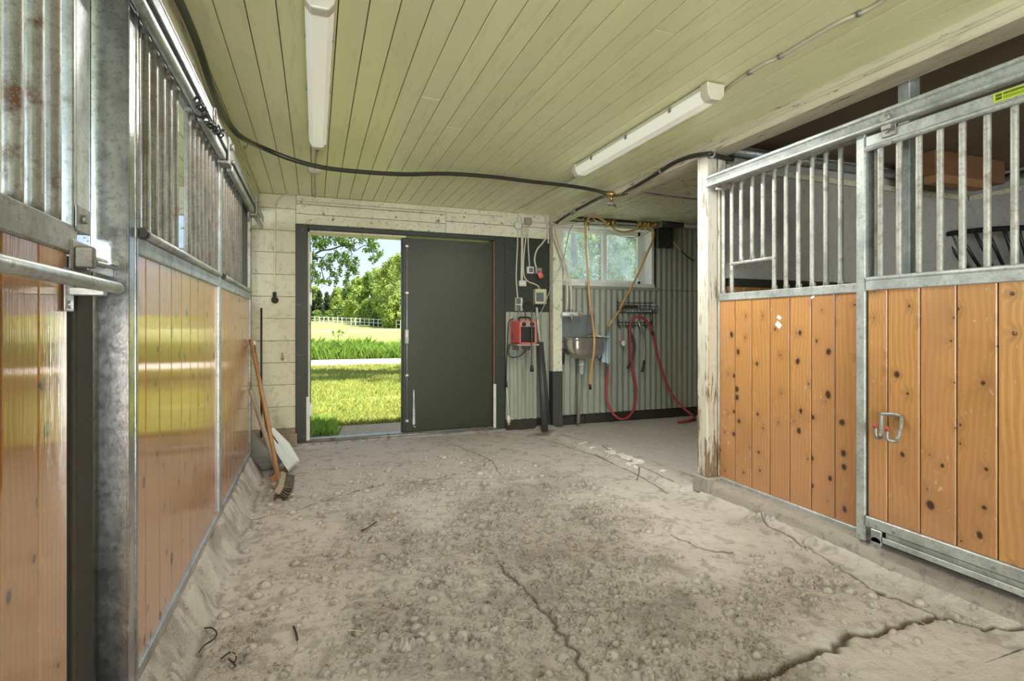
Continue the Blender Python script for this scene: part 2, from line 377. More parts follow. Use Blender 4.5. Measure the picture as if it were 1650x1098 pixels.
cracks = [
    (jag(fz([(400, 838), (470, 822), (540, 800), (620, 780), (700, 772), (790, 770), (880, 768), (960, 769), (1015, 774)]), .012, 5, 1), .007, .012),
    (jag(fz([(1170, 1098), (1240, 1088), (1310, 1050), (1345, 1044), (1370, 1022), (1420, 1022), (1470, 1002), (1512, 992)]), .012, 5, 2), .012, .02),
    (jag(fz([(1400, 945), (1450, 968), (1512, 992), (1570, 1010), (1650, 1022)]), .02, 6, 3), .009, .012),
    (jag(fz([(735, 716), (790, 742), (772, 757), (700, 772)]), .015, 5, 4), .005, .006),
    (jag(fz([(790, 742), (808, 766)]), .01, 4, 5), .004, .004),
    (jag(fz([(800, 905), (850, 955), (885, 1000), (925, 1045), (945, 1098)]), .015, 5, 6), .008, .006),
    (jag(fz([(1085, 862), (1120, 880), (1180, 892)]), .012, 5, 8), .005, .005),
    (jag(fz([(1180, 800), (1240, 850), (1330, 900), (1400, 945)]), .015, 5, 9), .005, .006),
    (jag(fz([(905, 702), (945, 700), (955, 693)]), .01, 4, 10), .006, .006),
    (jag(fz([(850, 702), (905, 716), (960, 735), (1040, 772), (1075, 795)]), .012, 4, 11), .006, .006),
    (jag(fz([(905, 706), (960, 718), (1000, 742), (1030, 757), (1085, 783)]), .012, 4, 12), .006, .006),
    (jag(fz([(1031, 760), (1026, 775)]), .008, 4, 13), .004, .004),
]
def make_floor(name, xs, ys, label, fine=True):
    X, Y = np.meshgrid(xs, ys); Z = np.zeros_like(X)
    z1 = vnoise(X, Y, 2.2, 3); z2 = vnoise(X, Y, 9, 4)
    Z += (z1-.5)*.012+(z2-.5)*.006+(vnoise(X, Y, 38, 5)-.5)*.0035
    dirt_shade = np.clip((vnoise(X, Y, 11, 21)*.5+vnoise(X, Y, 37, 22)*.5-.62)*3, 0, .3)
    # trowelled strip towards the wash bay and in front of the door
    lumpy = np.clip(1.25-np.hypot((X-.85)/1.1, (Y-2.15)/1.5)+(vnoise(X, Y, 3, 8)-.5)*.9, 0, 1)
    lumpy = np.maximum(lumpy, np.clip((4.6-Y)*.25, 0, .22)*(X < 1.6))
    smooth = 1-np.clip(lumpy*1.5, 0, 1)
    if fine:
        r2 = np.random.default_rng(5); n = 7600
        px = r2.uniform(-.4, 2.45, n); py = r2.uniform(1.2, 4.6, n); pr = r2.choice([.008, .011, .015, .020, .026], n, p=[.44, .3, .16, .075, .025])*r2.uniform(.8, 1.25, n)
        dx, dy = xs[1]-xs[0], ys[1]-ys[0]
        for x, y, r in zip(px, py, pr):
            i = int((x-xs[0])/dx); j = int((y-ys[0])/dy); k = int(2.2*r/dx)+2
            i0, i1, j0, j1 = max(0, i-k), min(len(xs), i+k+1), max(0, j-k), min(len(ys), j+k+1)
            if i0 >= i1 or j0 >= j1: continue
            lm = lumpy[min(j, len(ys)-1), min(i, len(xs)-1)]
            if r2.random() > lm*1.35: continue
            d = np.hypot(X[j0:j1, i0:i1]-x, (Y[j0:j1, i0:i1]-y)*1.15)/r
            dome = np.where(d < 1, np.clip(1-d*d, 0, 1)**.6, 0)*r*.78
            ring_shade = np.exp(-((d-1.15)/.22)**2)*.45  # shade at the foot of each stone painted as a dark ring
            Z[j0:j1, i0:i1] += dome; dirt_shade[j0:j1, i0:i1] = np.maximum(dirt_shade[j0:j1, i0:i1], np.where(d < .95, 0, ring_shade*1.1))
        patches = [((.83, 2.02), .30, .10, .5), ((.62, 1.95), .22, .12, .45), ((1.52, 2.05), .10, .12, .6), ((.55, 2.65), .4, .25, .25), ((.95, 2.35), .3, .1, .45), ((1.28, 1.75), .25, .16, .55), ((.38, 1.72), .2, .06, .4)]
        for (cx, cy), rx, ry, a in patches:
            q = np.hypot((X-cx)/rx, (Y-cy)/ry)+(vnoise(X, Y, 14, 31)-.5)*1.1
            dirt_shade = np.maximum(dirt_shade, np.clip((1-q)*1.6, 0, 1)*a*(.35+.65*vnoise(X, Y, 55, 33)))
        for pts, w, dep in cracks:
            d = polyline_dist(X, Y, pts); ww = w*(.6+.8*vnoise(X, Y, 20, 41))
            Z -= dep*np.exp(-(d/ww)**2); dirt_shade = np.maximum(dirt_shade, np.exp(-(d/(ww*1.15))**2)*.95)
    # rough cove against the boards
    edge = XL+.10+(vnoise(X, Y, 7, 51)-.5)*.06
    cove = np.clip((edge-X)/.095, 0, 1)*(Y < 4.45)
    Z += np.minimum(cove**1.25*.152+cove*(1-cove)*((vnoise(X, Y, 26, 52)-.5)*.07+(vnoise(X, Y, 70, 57)-.5)*.04), .147)
    dirt_shade = np.maximum(dirt_shade, cove*np.clip((vnoise(X, Y, 22, 58)-.6)*3, 0, .5))
    dirt_shade = np.maximum(dirt_shade, np.exp(-((X-edge)/.012)**2)*(vnoise(X, Y, 9, 53) > .45)*.55*(Y < 4.45))
    # fillet up to the kerb under the other stall front
    k = np.clip((X-2.31)/.12, 0, 1)*(Y < 2.86); Z += k*k*.035
    # worn sill strip under the beam
    sl = 2.29+(5.3-Y)*.02
    s_ = np.clip(1-np.abs(X-sl-.06)/.11, 0, 1)*(Y > 2.95); Z += np.minimum(s_*2.5, 1)*.03
    Z += np.clip((X-2.36)/.15, 0, 1)*(Y > 2.95)*.012
    chips = (np.abs(X-sl-.05) < .085)*(Y > 3.2)*(Y < 4.4)*(vnoise(X, Y, 16, 61) > .8); Z += chips*.006
    pale = np.clip(chips+((np.abs(X-sl-.06) < .08)*(Y > 3.45)*(Y < 4.1)*(vnoise(X, Y, 12, 62) > .62)), 0, 1)
    drain = np.exp(-(((X-2.22)/.16)**2+((Y-5.05)/.1)**2)); Z -= drain*.02; dirt_shade = np.maximum(dirt_shade, np.clip(drain*1.2-.3, 0, .65))
    dirt_shade *= (1-pale)
    me = bpy.data.meshes.new(name); ny, nx = X.shape
    co = np.stack([X, Y, Z], -1).reshape(-1, 3).astype(np.float32)
    idx = np.arange(nx*ny).reshape(ny, nx)
    q = np.stack([idx[:-1, :-1], idx[:-1, 1:], idx[1:, 1:], idx[1:, :-1]], -1).reshape(-1, 4)
    me.vertices.add(len(co)); me.vertices.foreach_set('co', co.ravel())
    me.loops.add(q.size); me.loops.foreach_set('vertex_index', q.ravel().astype(np.int32))
    me.polygons.add(len(q)); me.polygons.foreach_set('loop_start', np.arange(0, q.size, 4, dtype=np.int32))
    me.update(); me.polygons.foreach_set('use_smooth', np.ones(len(q), bool))
    for nm, arr in (('dirt_shade', dirt_shade), ('lumpy', 1-smooth), ('pale', pale*.8)):
        a = me.attributes.new(nm, 'FLOAT', 'POINT'); a.data.foreach_set('value', np.clip(arr, 0, 1).ravel().astype(np.float32))
    me.validate(); me.materials.append(M['floor'])
    o = bpy.data.objects.new(name, me); COL.objects.link(o); o['kind'] = 'structure'; return tag(o, label, 'floor')
make_floor('floor', np.arange(-.46, 2.605, .0058), np.arange(1.1, 5.36, .0058), 'worn grey concrete aisle floor with embedded stones and long cracks')
struct('floor', MB().box(-.62, 2.6, -4.6, 1.1, -.1, 0), M['floor'], 'plain run of grey concrete floor in the aisle before the lumpy part', 'floor')
def wash_floor(a, b):
    x, y = 2.6+a*2.75, 2.86+b*2.6
    return (x, y, .012+(noise.noise(Vector((x*3, y*3, 0))))*.006)
struct('floor', MB().grid(wash_floor, 90, 90), M['floor'], 'smooth grey concrete floor of the wash bay under the sink', 'floor')
struct('floor', MB().box(-3.3, -.46, -4.6, 5.36, -.12, .02).box(2.6, 5.3, -4.6, 2.86, -.12, .02), M['bedding'], 'bedding floors inside the stalls behind the stall fronts', 'floor')
# ---- kerb under the stall front
def curb(a, b):
    y = -1.0+a*3.83; t = b
    prof = [(2.405, -.02), (2.418, .03), (2.43, .07), (2.452, .093), (2.50, .098), (2.58, .098)]
    f = t*(len(prof)-1); i = min(int(f), len(prof)-2); f -= i
    x = prof[i][0]*(1-f)+prof[i+1][0]*f; z = prof[i][1]*(1-f)+prof[i+1][1]*f
    w = noise.noise(Vector((y*4, z*9, 1)))*.012+noise.noise(Vector((y*17, z*25, 4)))*.006
    return (x+w*(1-t)*1.2, y, z+w*t*.15)
struct('baseboard_right', MB().grid(curb, 330, 22), M['curb'], 'low rough concrete kerb under the golden stall front', 'kerb')
struct('baseboard_right', MB().box(2.405, 2.60, 2.79, 2.95, 0, .118, .008), M['curb'], 'concrete footing block under the flaking white post', 'kerb')
# ---- ceilings
def boards(x0, x1, y0, y1, z, w, off, joint=.6):
    mb = MB(); k0 = math.floor((x0-off)/w); x = off+k0*w; rr = random.Random(3)
    while x < x1:
        a, b = max(x, x0)+.0021, min(x+w, x1)-.0021
        ys = [y0]+sorted(y for y in [rr.uniform(y0, y1) for _ in range(2)] if rr.random() < joint and y0+.4 < y < y1-.4)+[y1]
        for p, q in zip(ys[:-1], ys[1:]):
            dz = rr.uniform(0, .0016)
            if b-a > .01: mb.box(a, b, p+.001, q-.001, z+dz, z+.02, .0012)
        x += w
    return mb
struct('ceiling', boards(-3.3, 2.47, -4.6, BY, CEIL, .111, .0824), M['ceiling'], 'cream painted plank ceiling over the aisle', 'ceiling')
struct('ceiling', boards(2.47, 5.3, 2.86, BY, CEIL+.012, .111, .0824), M['white'], 'white plank ceiling over the wash bay', 'ceiling')
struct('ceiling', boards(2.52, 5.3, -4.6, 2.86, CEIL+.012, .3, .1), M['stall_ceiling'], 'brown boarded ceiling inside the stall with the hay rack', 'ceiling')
struct('roof', MB().box(-3.6, 5.6, -4.9, 5.75, CEIL+.035, CEIL+.3), M['black_wood'], 'flat roof slab added above the plank ceiling to block light', 'roof')  # unseen slab put in over the boards to keep light out
# ---- beams and posts of the frame
def rough_beam(x0, x1, y0, y1, z0, z1): return MB().box(x0, x1, y0, y1, z0, z1, .006)
struct('trim_1', rough_beam(2.42, 2.573, -4.6, BY-.002, 2.25, CEIL+.01), M['beam'], 'cream painted ceiling beam along the top of the golden stall front', 'beam')
struct('trim_2', MB().box(2.435, 2.46, -4.6, BY-.01, CEIL-.03, CEIL-.001, .004).box(2.41, 2.42, -1.2, 4.1, CEIL-.05, CEIL-.034, .003), M['beam'], 'thin cream batten in the corner of beam and ceiling', 'trim')
struct('trim_3', rough_beam(-.60, -.478, -4.6, BY-.002, 2.165, CEIL-.001), M['beam'], 'cream painted beam above the green lit stall front', 'beam')
post = MB().box(2.42, 2.506, 2.822, 2.92, .118, 2.25, .006).box(2.512, 2.572, 2.815, 2.92, .118, 2.25, .006)
M['post'] = mat_paint('flaking_white_paint', (.62, .59, .50), (.16, .11, .06), .6, .6, 'z', 1.6, .25, (.22, .15, .09), .11)
struct('trim_4', post, M['post'], 'flaking white wooden post standing on the concrete footing', 'post')
struct('trim_5', MB().box(2.425, 2.535, 5.24, 5.34, .62, 2.25, .004), M['white'], 'white painted post between the electrical board and the sink', 'post')
struct('trim_6', MB().box(2.422, 2.538, 5.235, 5.345, .02, .62, .003), M['pvc_grey'], 'grey metal sleeve around the foot of the white post by the sink', 'post')
# ---- back wall
xc0, xc1 = xb(476), xb(813)            # outer edges of the door casing
TOPD = 2.075
rr = random.Random(9); mb = MB()
zc = .16
while zc < CEIL-.01:
    z2 = min(zc+.205, CEIL); mb.box(-.66, xc0+.004, BY, BY+.2, zc+.0015, z2-.0015, .003); zc = z2
struct('wall_back', mb, M['block'], 'cream painted block wall beside the open doorway', 'wall')
mb = MB()
for a, b in ((TOPD, 2.17), (2.172, 2.262), (2.264, CEIL)): mb.box(xc0+.006, xb(718), BY-.005, BY+.2, a+.0012, b-.0012, .002)
for a, b in ((TOPD, 2.195), (2.197, CEIL)): mb.box(xb(718)+.003, 2.43, BY-.004, BY+.2, a+.0012, b-.0012, .002)
struct('wall_back', mb, M['white'], 'white planks of the wall above the door', 'wall')
struct('wall_back', MB().box(-3.3, -.66, BY, BY+.2, 0, 1.25).box(-3.3, -.66, BY, BY+.2, 2.15, CEIL).box(-3.3, -2.1, BY, BY+.2, 1.25, 2.15).box(-.85, -.66, BY, BY+.2, 1.25, 2.15), M['block'], 'pale end wall of the stalls seen between the bars', 'wall')
struct('wall_back', MB().box(xc1, 2.43, BY, BY+.2, 1.268, TOPD), M['green_dark'], 'dark green board carrying the sockets and switches', 'wall')
def corrugated(x0, x1, z0, z1, pitch, amp, y):
    n = int((x1-x0)/pitch*10); mb = MB()
    def fn(a, b):
        x = x0+a*(x1-x0); w = math.cos(2*math.pi*x/pitch); w = math.copysign(abs(w)**.6, w); return (x, y-amp*w, z0+b*(z1-z0))
    return mb.grid(fn, max(n, 4), 1)
def trap(x0, x1, z0, z1, y):
    mb = MB(); xs = []; x = x0
    while x < x1:
        xs += [(x, 0), (x+.034, 0), (x+.046, -.024), (x+.078, -.024), (x+.09, 0)]; x += .09
    xs = [p for p in xs if p[0] <= x1]
    for (a, da), (b, db) in zip(xs[:-1], xs[1:]):
        if b-a > 1e-5: mb.quad((a, y+da, z0), (b, y+db, z0), (b, y+db, z1), (a, y+da, z1), .3)
    return mb
struct('wall_back', trap(xc1+.01, 2.425, .11, 1.267, BY-.012), M['corr'], 'ribbed grey sheet cladding behind the red heater', 'wall')
struct('wall_back', MB().box(xc1, 2.43, BY, BY+.2, 0, 1.268).box(2.43, 2.55, BY, BY+.2, 0, CEIL+.02).box(2.55, 5.3, BY, BY+.2, 0, 1.575).box(3.80, 5.3, BY, BY+.2, 1.575, CEIL+.02).box(2.55, 3.8, BY, BY+.2, 2.30, CEIL+.02), M['black_wood'], 'dark timber backing wall under the sheet cladding', 'wall')
struct('wall_back', corrugated(2.54, 5.28, .12, 1.545, .076, .010, BY-.012), M['corr'], 'grey green corrugated sheet cladding below the wash bay window', 'wall')
struct('wall_back', corrugated(3.83, 5.28, 1.55, 2.31, .076, .010, BY-.012), M['corr'], 'grey green corrugated sheet cladding beside the wash bay window', 'wall')
mb = MB().box(2.55, 3.86, BY-.03, BY-.002, 1.535, 1.575, .003).box(2.55, 5.28, BY-.03, BY-.002, 2.30, 2.325, .003)
struct('trim_7', mb, M['corr'], 'grey flashing strips edging the corrugated cladding', 'trim')
mb = MB(); x = 2.56
while x < 5.2:
    w = rr.uniform(.2, .42); mb.box(x, min(x+w, 5.26)-.006, BY-.03-rr.uniform(0, .02), BY, .012, .10+rr.uniform(0, .02), .006); x += w
mb.box(xc1+.01, 2.42, BY-.03, BY, .0, .11, .004)
struct('baseboard_back', mb, M['black_wood'], 'dark rotten base boards below the corrugated cladding', 'baseboard')
struct('baseboard_back', MB().box(-.66, xc0, BY-.012, BY+.2, 0, .158, .004).box(-.40, -.16, BY-.07, BY-.012, .0, .12, .006), M['wood_grey'], 'rotten timber base at the foot of the cream block wall', 'baseboard')
# trims on top of the wall
struct('trim_8', MB().box(xc0+.01, xb(808), BY-.035, BY-.005, 2.285, CEIL-.002, .004), M['white'], 'white batten under the ceiling above the door', 'trim')
# ---- other outer walls
wl = [(-.6, 1.5)]
mb = MB().box(-3.5, -3.3, -4.6, 5.55, 0, 1.2).box(-3.5, -3.3, -4.6, 5.55, 2.2, CEIL+.03)
for a, b in ((-4.6, .5), (1.7, 2.6), (3.8, 5.55)): mb.box(-3.5, -3.3, a, b, 1.2, 2.2)
struct('wall_left', mb, M['block'], 'pale outer wall of the stalls with two window openings added for light', 'wall')
struct('wall_right', MB().box(5.16, 5.5, -4.6, 5.55, 0, CEIL+.03), M['plaster'], 'grey white rear wall of the stall behind the hay rack', 'wall')
struct('wall_right', MB().box(2.573, 5.16, 2.86, 2.95, 0, CEIL+.03), M['plaster'], 'stained grey white partition between the stall and the wash bay', 'wall')
struct('wall_right', MB().box(2.62, 5.16, -1.6, -1.5, 0, CEIL+.03), M['plaster'], 'grey white partition at the far end of the stall', 'wall')
mb = MB().box(-3.5, -2.8, -4.8, -4.6, 0, CEIL+.03).box(-1.0, -.45, -4.8, -4.6, 0, CEIL+.03).box(-2.8, -1.0, -4.8, -4.6, 0, 1.05).box(-2.8, -1.0, -4.8, -4.6, 2.25, CEIL+.03).box(.8, 5.5, -4.8, -4.6, 0, CEIL+.03).box(-.45, .8, -4.8, -4.6, 2.2, CEIL+.03)  # gateway opening invented to let light in from behind the camera
struct('wall_front', mb, M['block'], 'unseen end wall of the aisle with a gateway opening added for light', 'wall')
lin = MB(); x = 2.60
while x < 5.1: lin.box(x, x+.136, 2.832, 2.858, .05, 1.385, .003); x += .139
struct('trim_9', lin, M['pine_right'], 'low pine lining along the stall partition', 'trim')
struct('trim_10', MB().box(2.6, 5.14, 2.822, 2.86, 1.385, 1.44, .004), M['black_wood'], 'dark capping rail on the stall partition lining', 'trim')
# ---- double door
door = sthing('door_1', 'dark green double door with one leaf standing open to the lawn', 'door', (xb(650), BY, 0))
x0, x1 = xb(499), xb(795)
mb = MB().box(xc0, x0-.015, BY-.012, BY+.22, 0, TOPD, .004).box(x1+.015, xc1, BY-.012, BY+.22, 0, TOPD, .004).box(x0-.015, x1+.015, BY-.012, BY+.22, 2.025, TOPD, .004)
mb.build('casing', M['green_dark'], door)
mb = MB().box(x0-.016, x0, BY+.01, BY+.2, .03, 2.01, .003).box(x0, xb(655), BY+.01, BY+.2, 2.005, 2.026, .003)
o = mb.build('frame', M['white'], door); o['label'] = 'weathered white inner frame'
o = MB().box(x1, x1+.016, BY-.006, BY+.06, .03, 2.02, .003).build('door_stop', M['brown_wood'], door); o['label'] = 'bare brown timber stop'
mb = MB().box(x1-.005, x1+.025, BY-.02, BY-.008, .03, .50, .002).box(x0-.03, x0-.004, BY-.02, BY-.008, .03, .45, .002)
o = mb.build('kick_plate', M['white_metal'], door); o['label'] = 'pale metal strips at the foot of the frame'
mb = MB().box(xc0, xc1, BY-.05, BY+.22, -.02, .022, .005).box(x0, x1, BY+.02, BY+.06, .022, .04, .004).cyl((x0-.03, BY-.035, .03), (x1, BY-.035, .03), .011)
o = mb.build('threshold', M['galv_rust'], door); o['label'] = 'worn metal threshold'
xm = xb(650)
leaf = MB().box(xm, x1-.002, BY+.03, BY+.075, .042, 2.004, .003).box(xm-.012, xm+.008, BY+.045, BY+.10, .042, 2.0, .003).build('leaf', M['leaf_paint'], door); leaf['label'] = 'closed dark green leaf'
xr = xb(656)
mb = MB().cyl((xr, BY+.012, .05), (xr, BY+.012, 1.98), .007)
mb.build('bolt_rod', M['galv'], leaf)
mb = MB()
for z in (.16, .62, 1.45, 1.92): mb.box(xr-.016, xr+.016, BY+.002, BY+.031, z-.013, z+.013, .003)
mb.build('bolt_guide', M['galv'], leaf)
MB().box(xr-.02, xr+.016, BY-.004, BY+.03, .94, 1.08, .006).box(xr-.012, xr+.004, BY-.03, BY-.004, .95, 1.0, .005).build('handle', M['white_metal'], leaf)
xh = xb(667); MB().prism([(xh-.012, .12), (xh+.014, .12), (xh+.006, .47), (xh-.006, .47)], BY+.01, BY+.03).cyl((xh-.01, BY+.015, .11), (xh+.02, BY+.0, .09), .008).build('door_hook', M['galv'], leaf)
# open leaf, swung outwards
lx = x0+.006
l2 = MB().box(lx-.045, lx+.0, BY+.20, BY+1.12, .045, 2.0, .003).build('leaf', M['leaf_paint'], door); l2['label'] = 'open leaf swung outside, seen edge on'
for z in (1.78, 1.38, .3): MB().box(lx-.02, lx+.012, BY+.14, BY+.2, z-.06, z+.06, .004).cyl((lx+.006, BY+.17, z-.065), (lx+.006, BY+.17, z+.065), .009).build('hinge', M['white_metal'], l2)
# ---- wash bay window
wx0, wx1, wz0, wz1 = 2.56, 3.79, 1.59, 2.29
win = sthing('window_1', 'white framed two pane window above the sink with dusty glass', 'window', ((wx0+wx1)/2, BY, wz0))
mb = MB().box(wx0, wx0+.04, BY-.02, BY+.2, wz0, wz1, .003).box(wx1-.035, wx1, BY-.02, BY+.2, wz0, wz1, .003).box(wx0, wx1, BY-.02, BY+.2, wz1-.04, wz1, .003)
mb.build('window_frame', M['white_clean'], win)
MB().box(wx0, wx1, BY-.035, BY+.2, wz0-.02, wz0+.02, .004).build('window_sill', M['white_clean'], win)
gx0, gx1 = wx0+.05, xb(1031, BY+.15); gm = xb(973, BY+.15)
sash = MB().box(gx0, gx1, BY+.135, BY+.175, wz0+.02, wz0+.07, .004).box(gx0, gx1, BY+.135, BY+.175, wz1-.09, wz1-.04, .004)
sash.box(gx0-.03, gx0+.03, BY+.135, BY+.175, wz0+.02, wz1-.04, .004).box(gx1-.04, gx1+.09, BY+.135, BY+.175, wz0+.02, wz1-.04, .004).box(gm-.03, gm+.03, BY+.12, BY+.175, wz0+.02, wz1-.04, .004)
sash = sash.build('sash', M['white_clean'], win)
for a, b in ((gx0, gm-.03), (gm+.03, gx1-.03)): MB().box(a, b, BY+.150, BY+.154, wz0+.06, wz1-.08).build('pane', M['glass'], sash)
MB().box(gx1+.03, gx1+.12, BY+.10, BY+.135, 1.99, 2.02, .005).build('window_catch', M['white_metal'], win)
# ---- stall windows
def stall_window(n, label, axis, a0, a1, z0, z1, at):
    def bx(mb, p, q, zz0, zz1, d0, d1, c=.003):
        if axis == 'x': mb.box(at+d0, at+d1, p, q, zz0, zz1, c)
        else: mb.box(p, q, at+d0, at+d1, zz0, zz1, c)
        return mb
    w = sthing('window_%d' % n, label, 'window', (at, (a0+a1)/2, z0) if axis == 'x' else ((a0+a1)/2, at, z0))
    mb = MB()
    for p, q in ((a0, a0+.05), (a1-.05, a1), ((a0+a1)/2-.03, (a0+a1)/2+.03)): bx(mb, p, q, z0, z1, .02, .1)
    bx(mb, a0, a1, z0, z0+.05, .02, .1); bx(mb, a0, a1, z1-.05, z1, .02, .1); bx(mb, a0, a1, (z0+z1)/2-.015, (z0+z1)/2+.015, .03, .09)
    mb.build('window_frame', M['white'], w)
    bx(MB(), a0+.04, a1-.04, z0+.04, z1-.04, .058, .062, 0).build('pane', M['glass'], w)
stall_window(2, 'white barred window in the end wall behind the stall bars', 'y', -2.1, -.85, 1.25, 2.15, BY)
M['splash'] = plain('blue_grey_sheet', (.20, .215, .21), .5, .2, .12, 6)
M['plastic_grey'] = plain('grey_waste_pipe', (.24, .23, .19), .5, 0, .1, 12)
M['plastic_ivory'] = plain('aged_ivory_plastic', (.60, .54, .34), .45, 0, .08, 14)
M['tub'] = plain('grey_rubber', (.20, .19, .175), .75, 0, .25, 18, .3)
M['straw'] = plain('straw_stalks', (.50, .40, .24), .8, 0, .3, 30)
for i, (a, b) in enumerate(((.5, 1.7), (2.6, 3.8))):  # unseen windows put in to bring light into the stalls
    stall_window(3+i, 'white window added for light in the outer stall wall, %s' % ('level with the first stall door', 'level with the long stall front')[i], 'x', a, b, 1.2, 2.2, -3.44)
stall_window(5, 'white window in the unseen end wall lighting the first stall', 'y', -2.8, -1.0, 1.05, 2.25, -4.75)
# ================================================================ stall fronts
GROUP = 'stall fronts along the aisle'
def planks(x0, x1, ya, yb, z0, z1, w, y_off, mat, parent):
    mb = MB(); k0 = math.floor((ya-y_off)/w); y = y_off+k0*w
    while y < yb-.004:
        p, q = max(y, ya), min(y+w, yb)
        if q-p > .008: mb.box(x0, x1, p+.0022, q-.0022, z0, z1, .0035)
        y += w
    return mb.build('wood_panel', mat, parent)
def add_bar(X, y, z0, z1, r, mat, parent, name='bar', flat=True):
    pts = [(X, y, z0), (X, y, z0+.03), (X, y, (z0+z1)/2), (X, y, z1-.03), (X, y, z1)]
    mb = MB().tube(pts, r, 12)
    if flat:    # flattened, riveted ends
        mb.box(X-r*.6, X+r*1.05, y-r*1.15, y+r*1.15, z0, z0+.028, .003).box(X-r*.6, X+r*1.05, y-r*1.15, y+r*1.15, z1-.028, z1, .003)
    return mb.build(name, mat, parent)
# --- long panel on the left
ZB, ZR = .150, 1.371
def left_front(label, ya, yb, bars, y_off, plate=None, notch=None):
    t = thing('stall_partition', label, 'stall front', (XL, (ya+yb)/2, .1), GROUP)
    planks(XL-.028, XL-.004, ya, yb, ZB, ZR-.04, .147, y_off, M['pine'], t)
    MB().box(XL-.034, XL+.004, ya, yb, ZR-.055, ZR, .004).build('middle_rail', M['galv'], t)
    MB().box(XL-.034, XL+.006, ya, yb, ZB-.012, ZB+.030, .004).build('bottom_rail', M['galv'], t)
    for y in bars: add_bar(XL-.012, y, ZR-.005, 1.985, .0125, M['bar_shaded'], t)
    MB().box(XL-.034, XL-.004, ya, yb, 1.975, 2.02, .004).build('top_rail', M['galv'], t)
    MB().cyl((XL+.010, ya+.02, ZR+.006), (XL+.010, yb-.01, ZR+.006), .012).build('cap_tube', M['galv'], t)['label'] = 'round tube along the rail'
    MB().cyl((XL+.010, ya+.005, ZR+.006), (XL+.010, ya+.032, ZR+.006), .0145).build('end_plug', M['rubber'], t)['label'] = 'black rubber plug'
    if plate: MB().box(XL-.022, XL-.012, plate[0], plate[1], ZR, 1.98, .003).build('blank_plate', M['pvc_grey'], t)['label'] = 'dark sheet filling the last gap'
    return t
left_front('long green-lit stall front with a missing bar, next to the wide steel post', 1.724, 3.02, [1.757+.088*k for k in range(6)]+[2.40+.088*k for k in range(8)], 1.675)
left_front('short green-lit stall front with a dark blank plate, close to the broom', 3.085, 4.42, [3.17+.088*k for k in range(10)], 3.10, (4.06, 4.38))
tag(MB().box(XL-.05, XL+.008, 3.026, 3.079, .10, 2.02, .004).build('steel_post', M['galv']), 'slim steel post between the two green-lit stall fronts', 'post')
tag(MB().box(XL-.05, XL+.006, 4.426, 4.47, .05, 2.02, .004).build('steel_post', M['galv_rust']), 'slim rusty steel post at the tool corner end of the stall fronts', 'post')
mbp = MB().box(-.545, -.462, 1.655, 1.660, -.02, 2.3, .0015).box(-.466, -.458, 1.655, 1.722, -.02, 2.3, .002).box(-.466, -.455, 1.705, 1.722, -.02, 2.3, .002).box(-.545, -.541, 1.655, 1.72, -.02, 2.3)
pt = thing('steel_post', 'wide galvanised channel post standing in front of the long stall front', 'post', (-.5, 1.69, 0))
mbp.build('channel', M['galv_post'], pt)
# recessed panel beyond
t = thing('stall_partition', 'recessed pine stall front behind the broom handles', 'stall front', (-.56, 4.9, .1), GROUP)
planks(-.60, -.572, 4.48, 5.335, .15, 1.27, .139, 4.45, M['pine_right'], t)
MB().box(-.605, -.565, 4.48, 5.335, 1.27, 1.32, .004).build('middle_rail', M['galv'], t)
MB().box(-.605, -.565, 4.48, 5.335, .11, .15, .004).build('bottom_rail', M['galv'], t)
for k in range(9): add_bar(-.585, 4.53+.09*k, 1.32, 1.99, .0125, M['bar'], t)
MB().box(-.605, -.565, 4.48, 5.335, 1.985, 2.03, .004).build('top_rail', M['galv'], t)
# --- first stall door on the left with its grab rail
XD = -.512; YE = 1.496; ZRD = 1.348
d = thing('stall_gate', 'rusty barred pine stall door with a round grab rail and latch', 'stall door', (XD, 1.35, .1), 'stall doors')
planks(XD-.03, XD-.004, .25, YE-.03, .12, ZRD-.045, .147, onX(65, 500, XD).y, M['pine'], d)
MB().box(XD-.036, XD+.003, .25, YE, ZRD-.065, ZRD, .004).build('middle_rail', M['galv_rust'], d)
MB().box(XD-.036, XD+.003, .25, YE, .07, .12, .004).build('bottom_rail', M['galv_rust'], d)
yb_ = [onX(u, 200, XD-.015).y for u in (17, 56, 88, 117)]
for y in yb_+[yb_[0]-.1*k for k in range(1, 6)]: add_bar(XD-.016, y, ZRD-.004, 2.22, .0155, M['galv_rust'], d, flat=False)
MB().box(XD-.03, XD-.002, onX(125, 200, XD).y, onX(154, 200, XD).y, ZRD-.005, 2.24, .003).build('stile', M['galv'], d)['label'] = 'flat galvanised door stile'
MB().box(XD-.034, XD+.002, onX(155, 200, XD).y+.006, YE, .10, ZRD-.068, .003).build('stile', M['black_wood'], d)['label'] = 'dark closing edge'
MB().box(XD-.036, XD+.003, .25, YE, 2.22, 2.26, .004).build('top_rail', M['galv'], d)
# corner lug
ly = onX(138, 330, XD+.003).y
MB().box(XD+.003, XD+.008, ly-.045, ly+.045, ZRD-.01, ZRD+.05, .003).cyl((XD+.008, ly-.015, ZRD+.02), (XD+.018, ly-.015, ZRD+.02), .011, 6).build('corner_lug', M['galv_rust'], d)
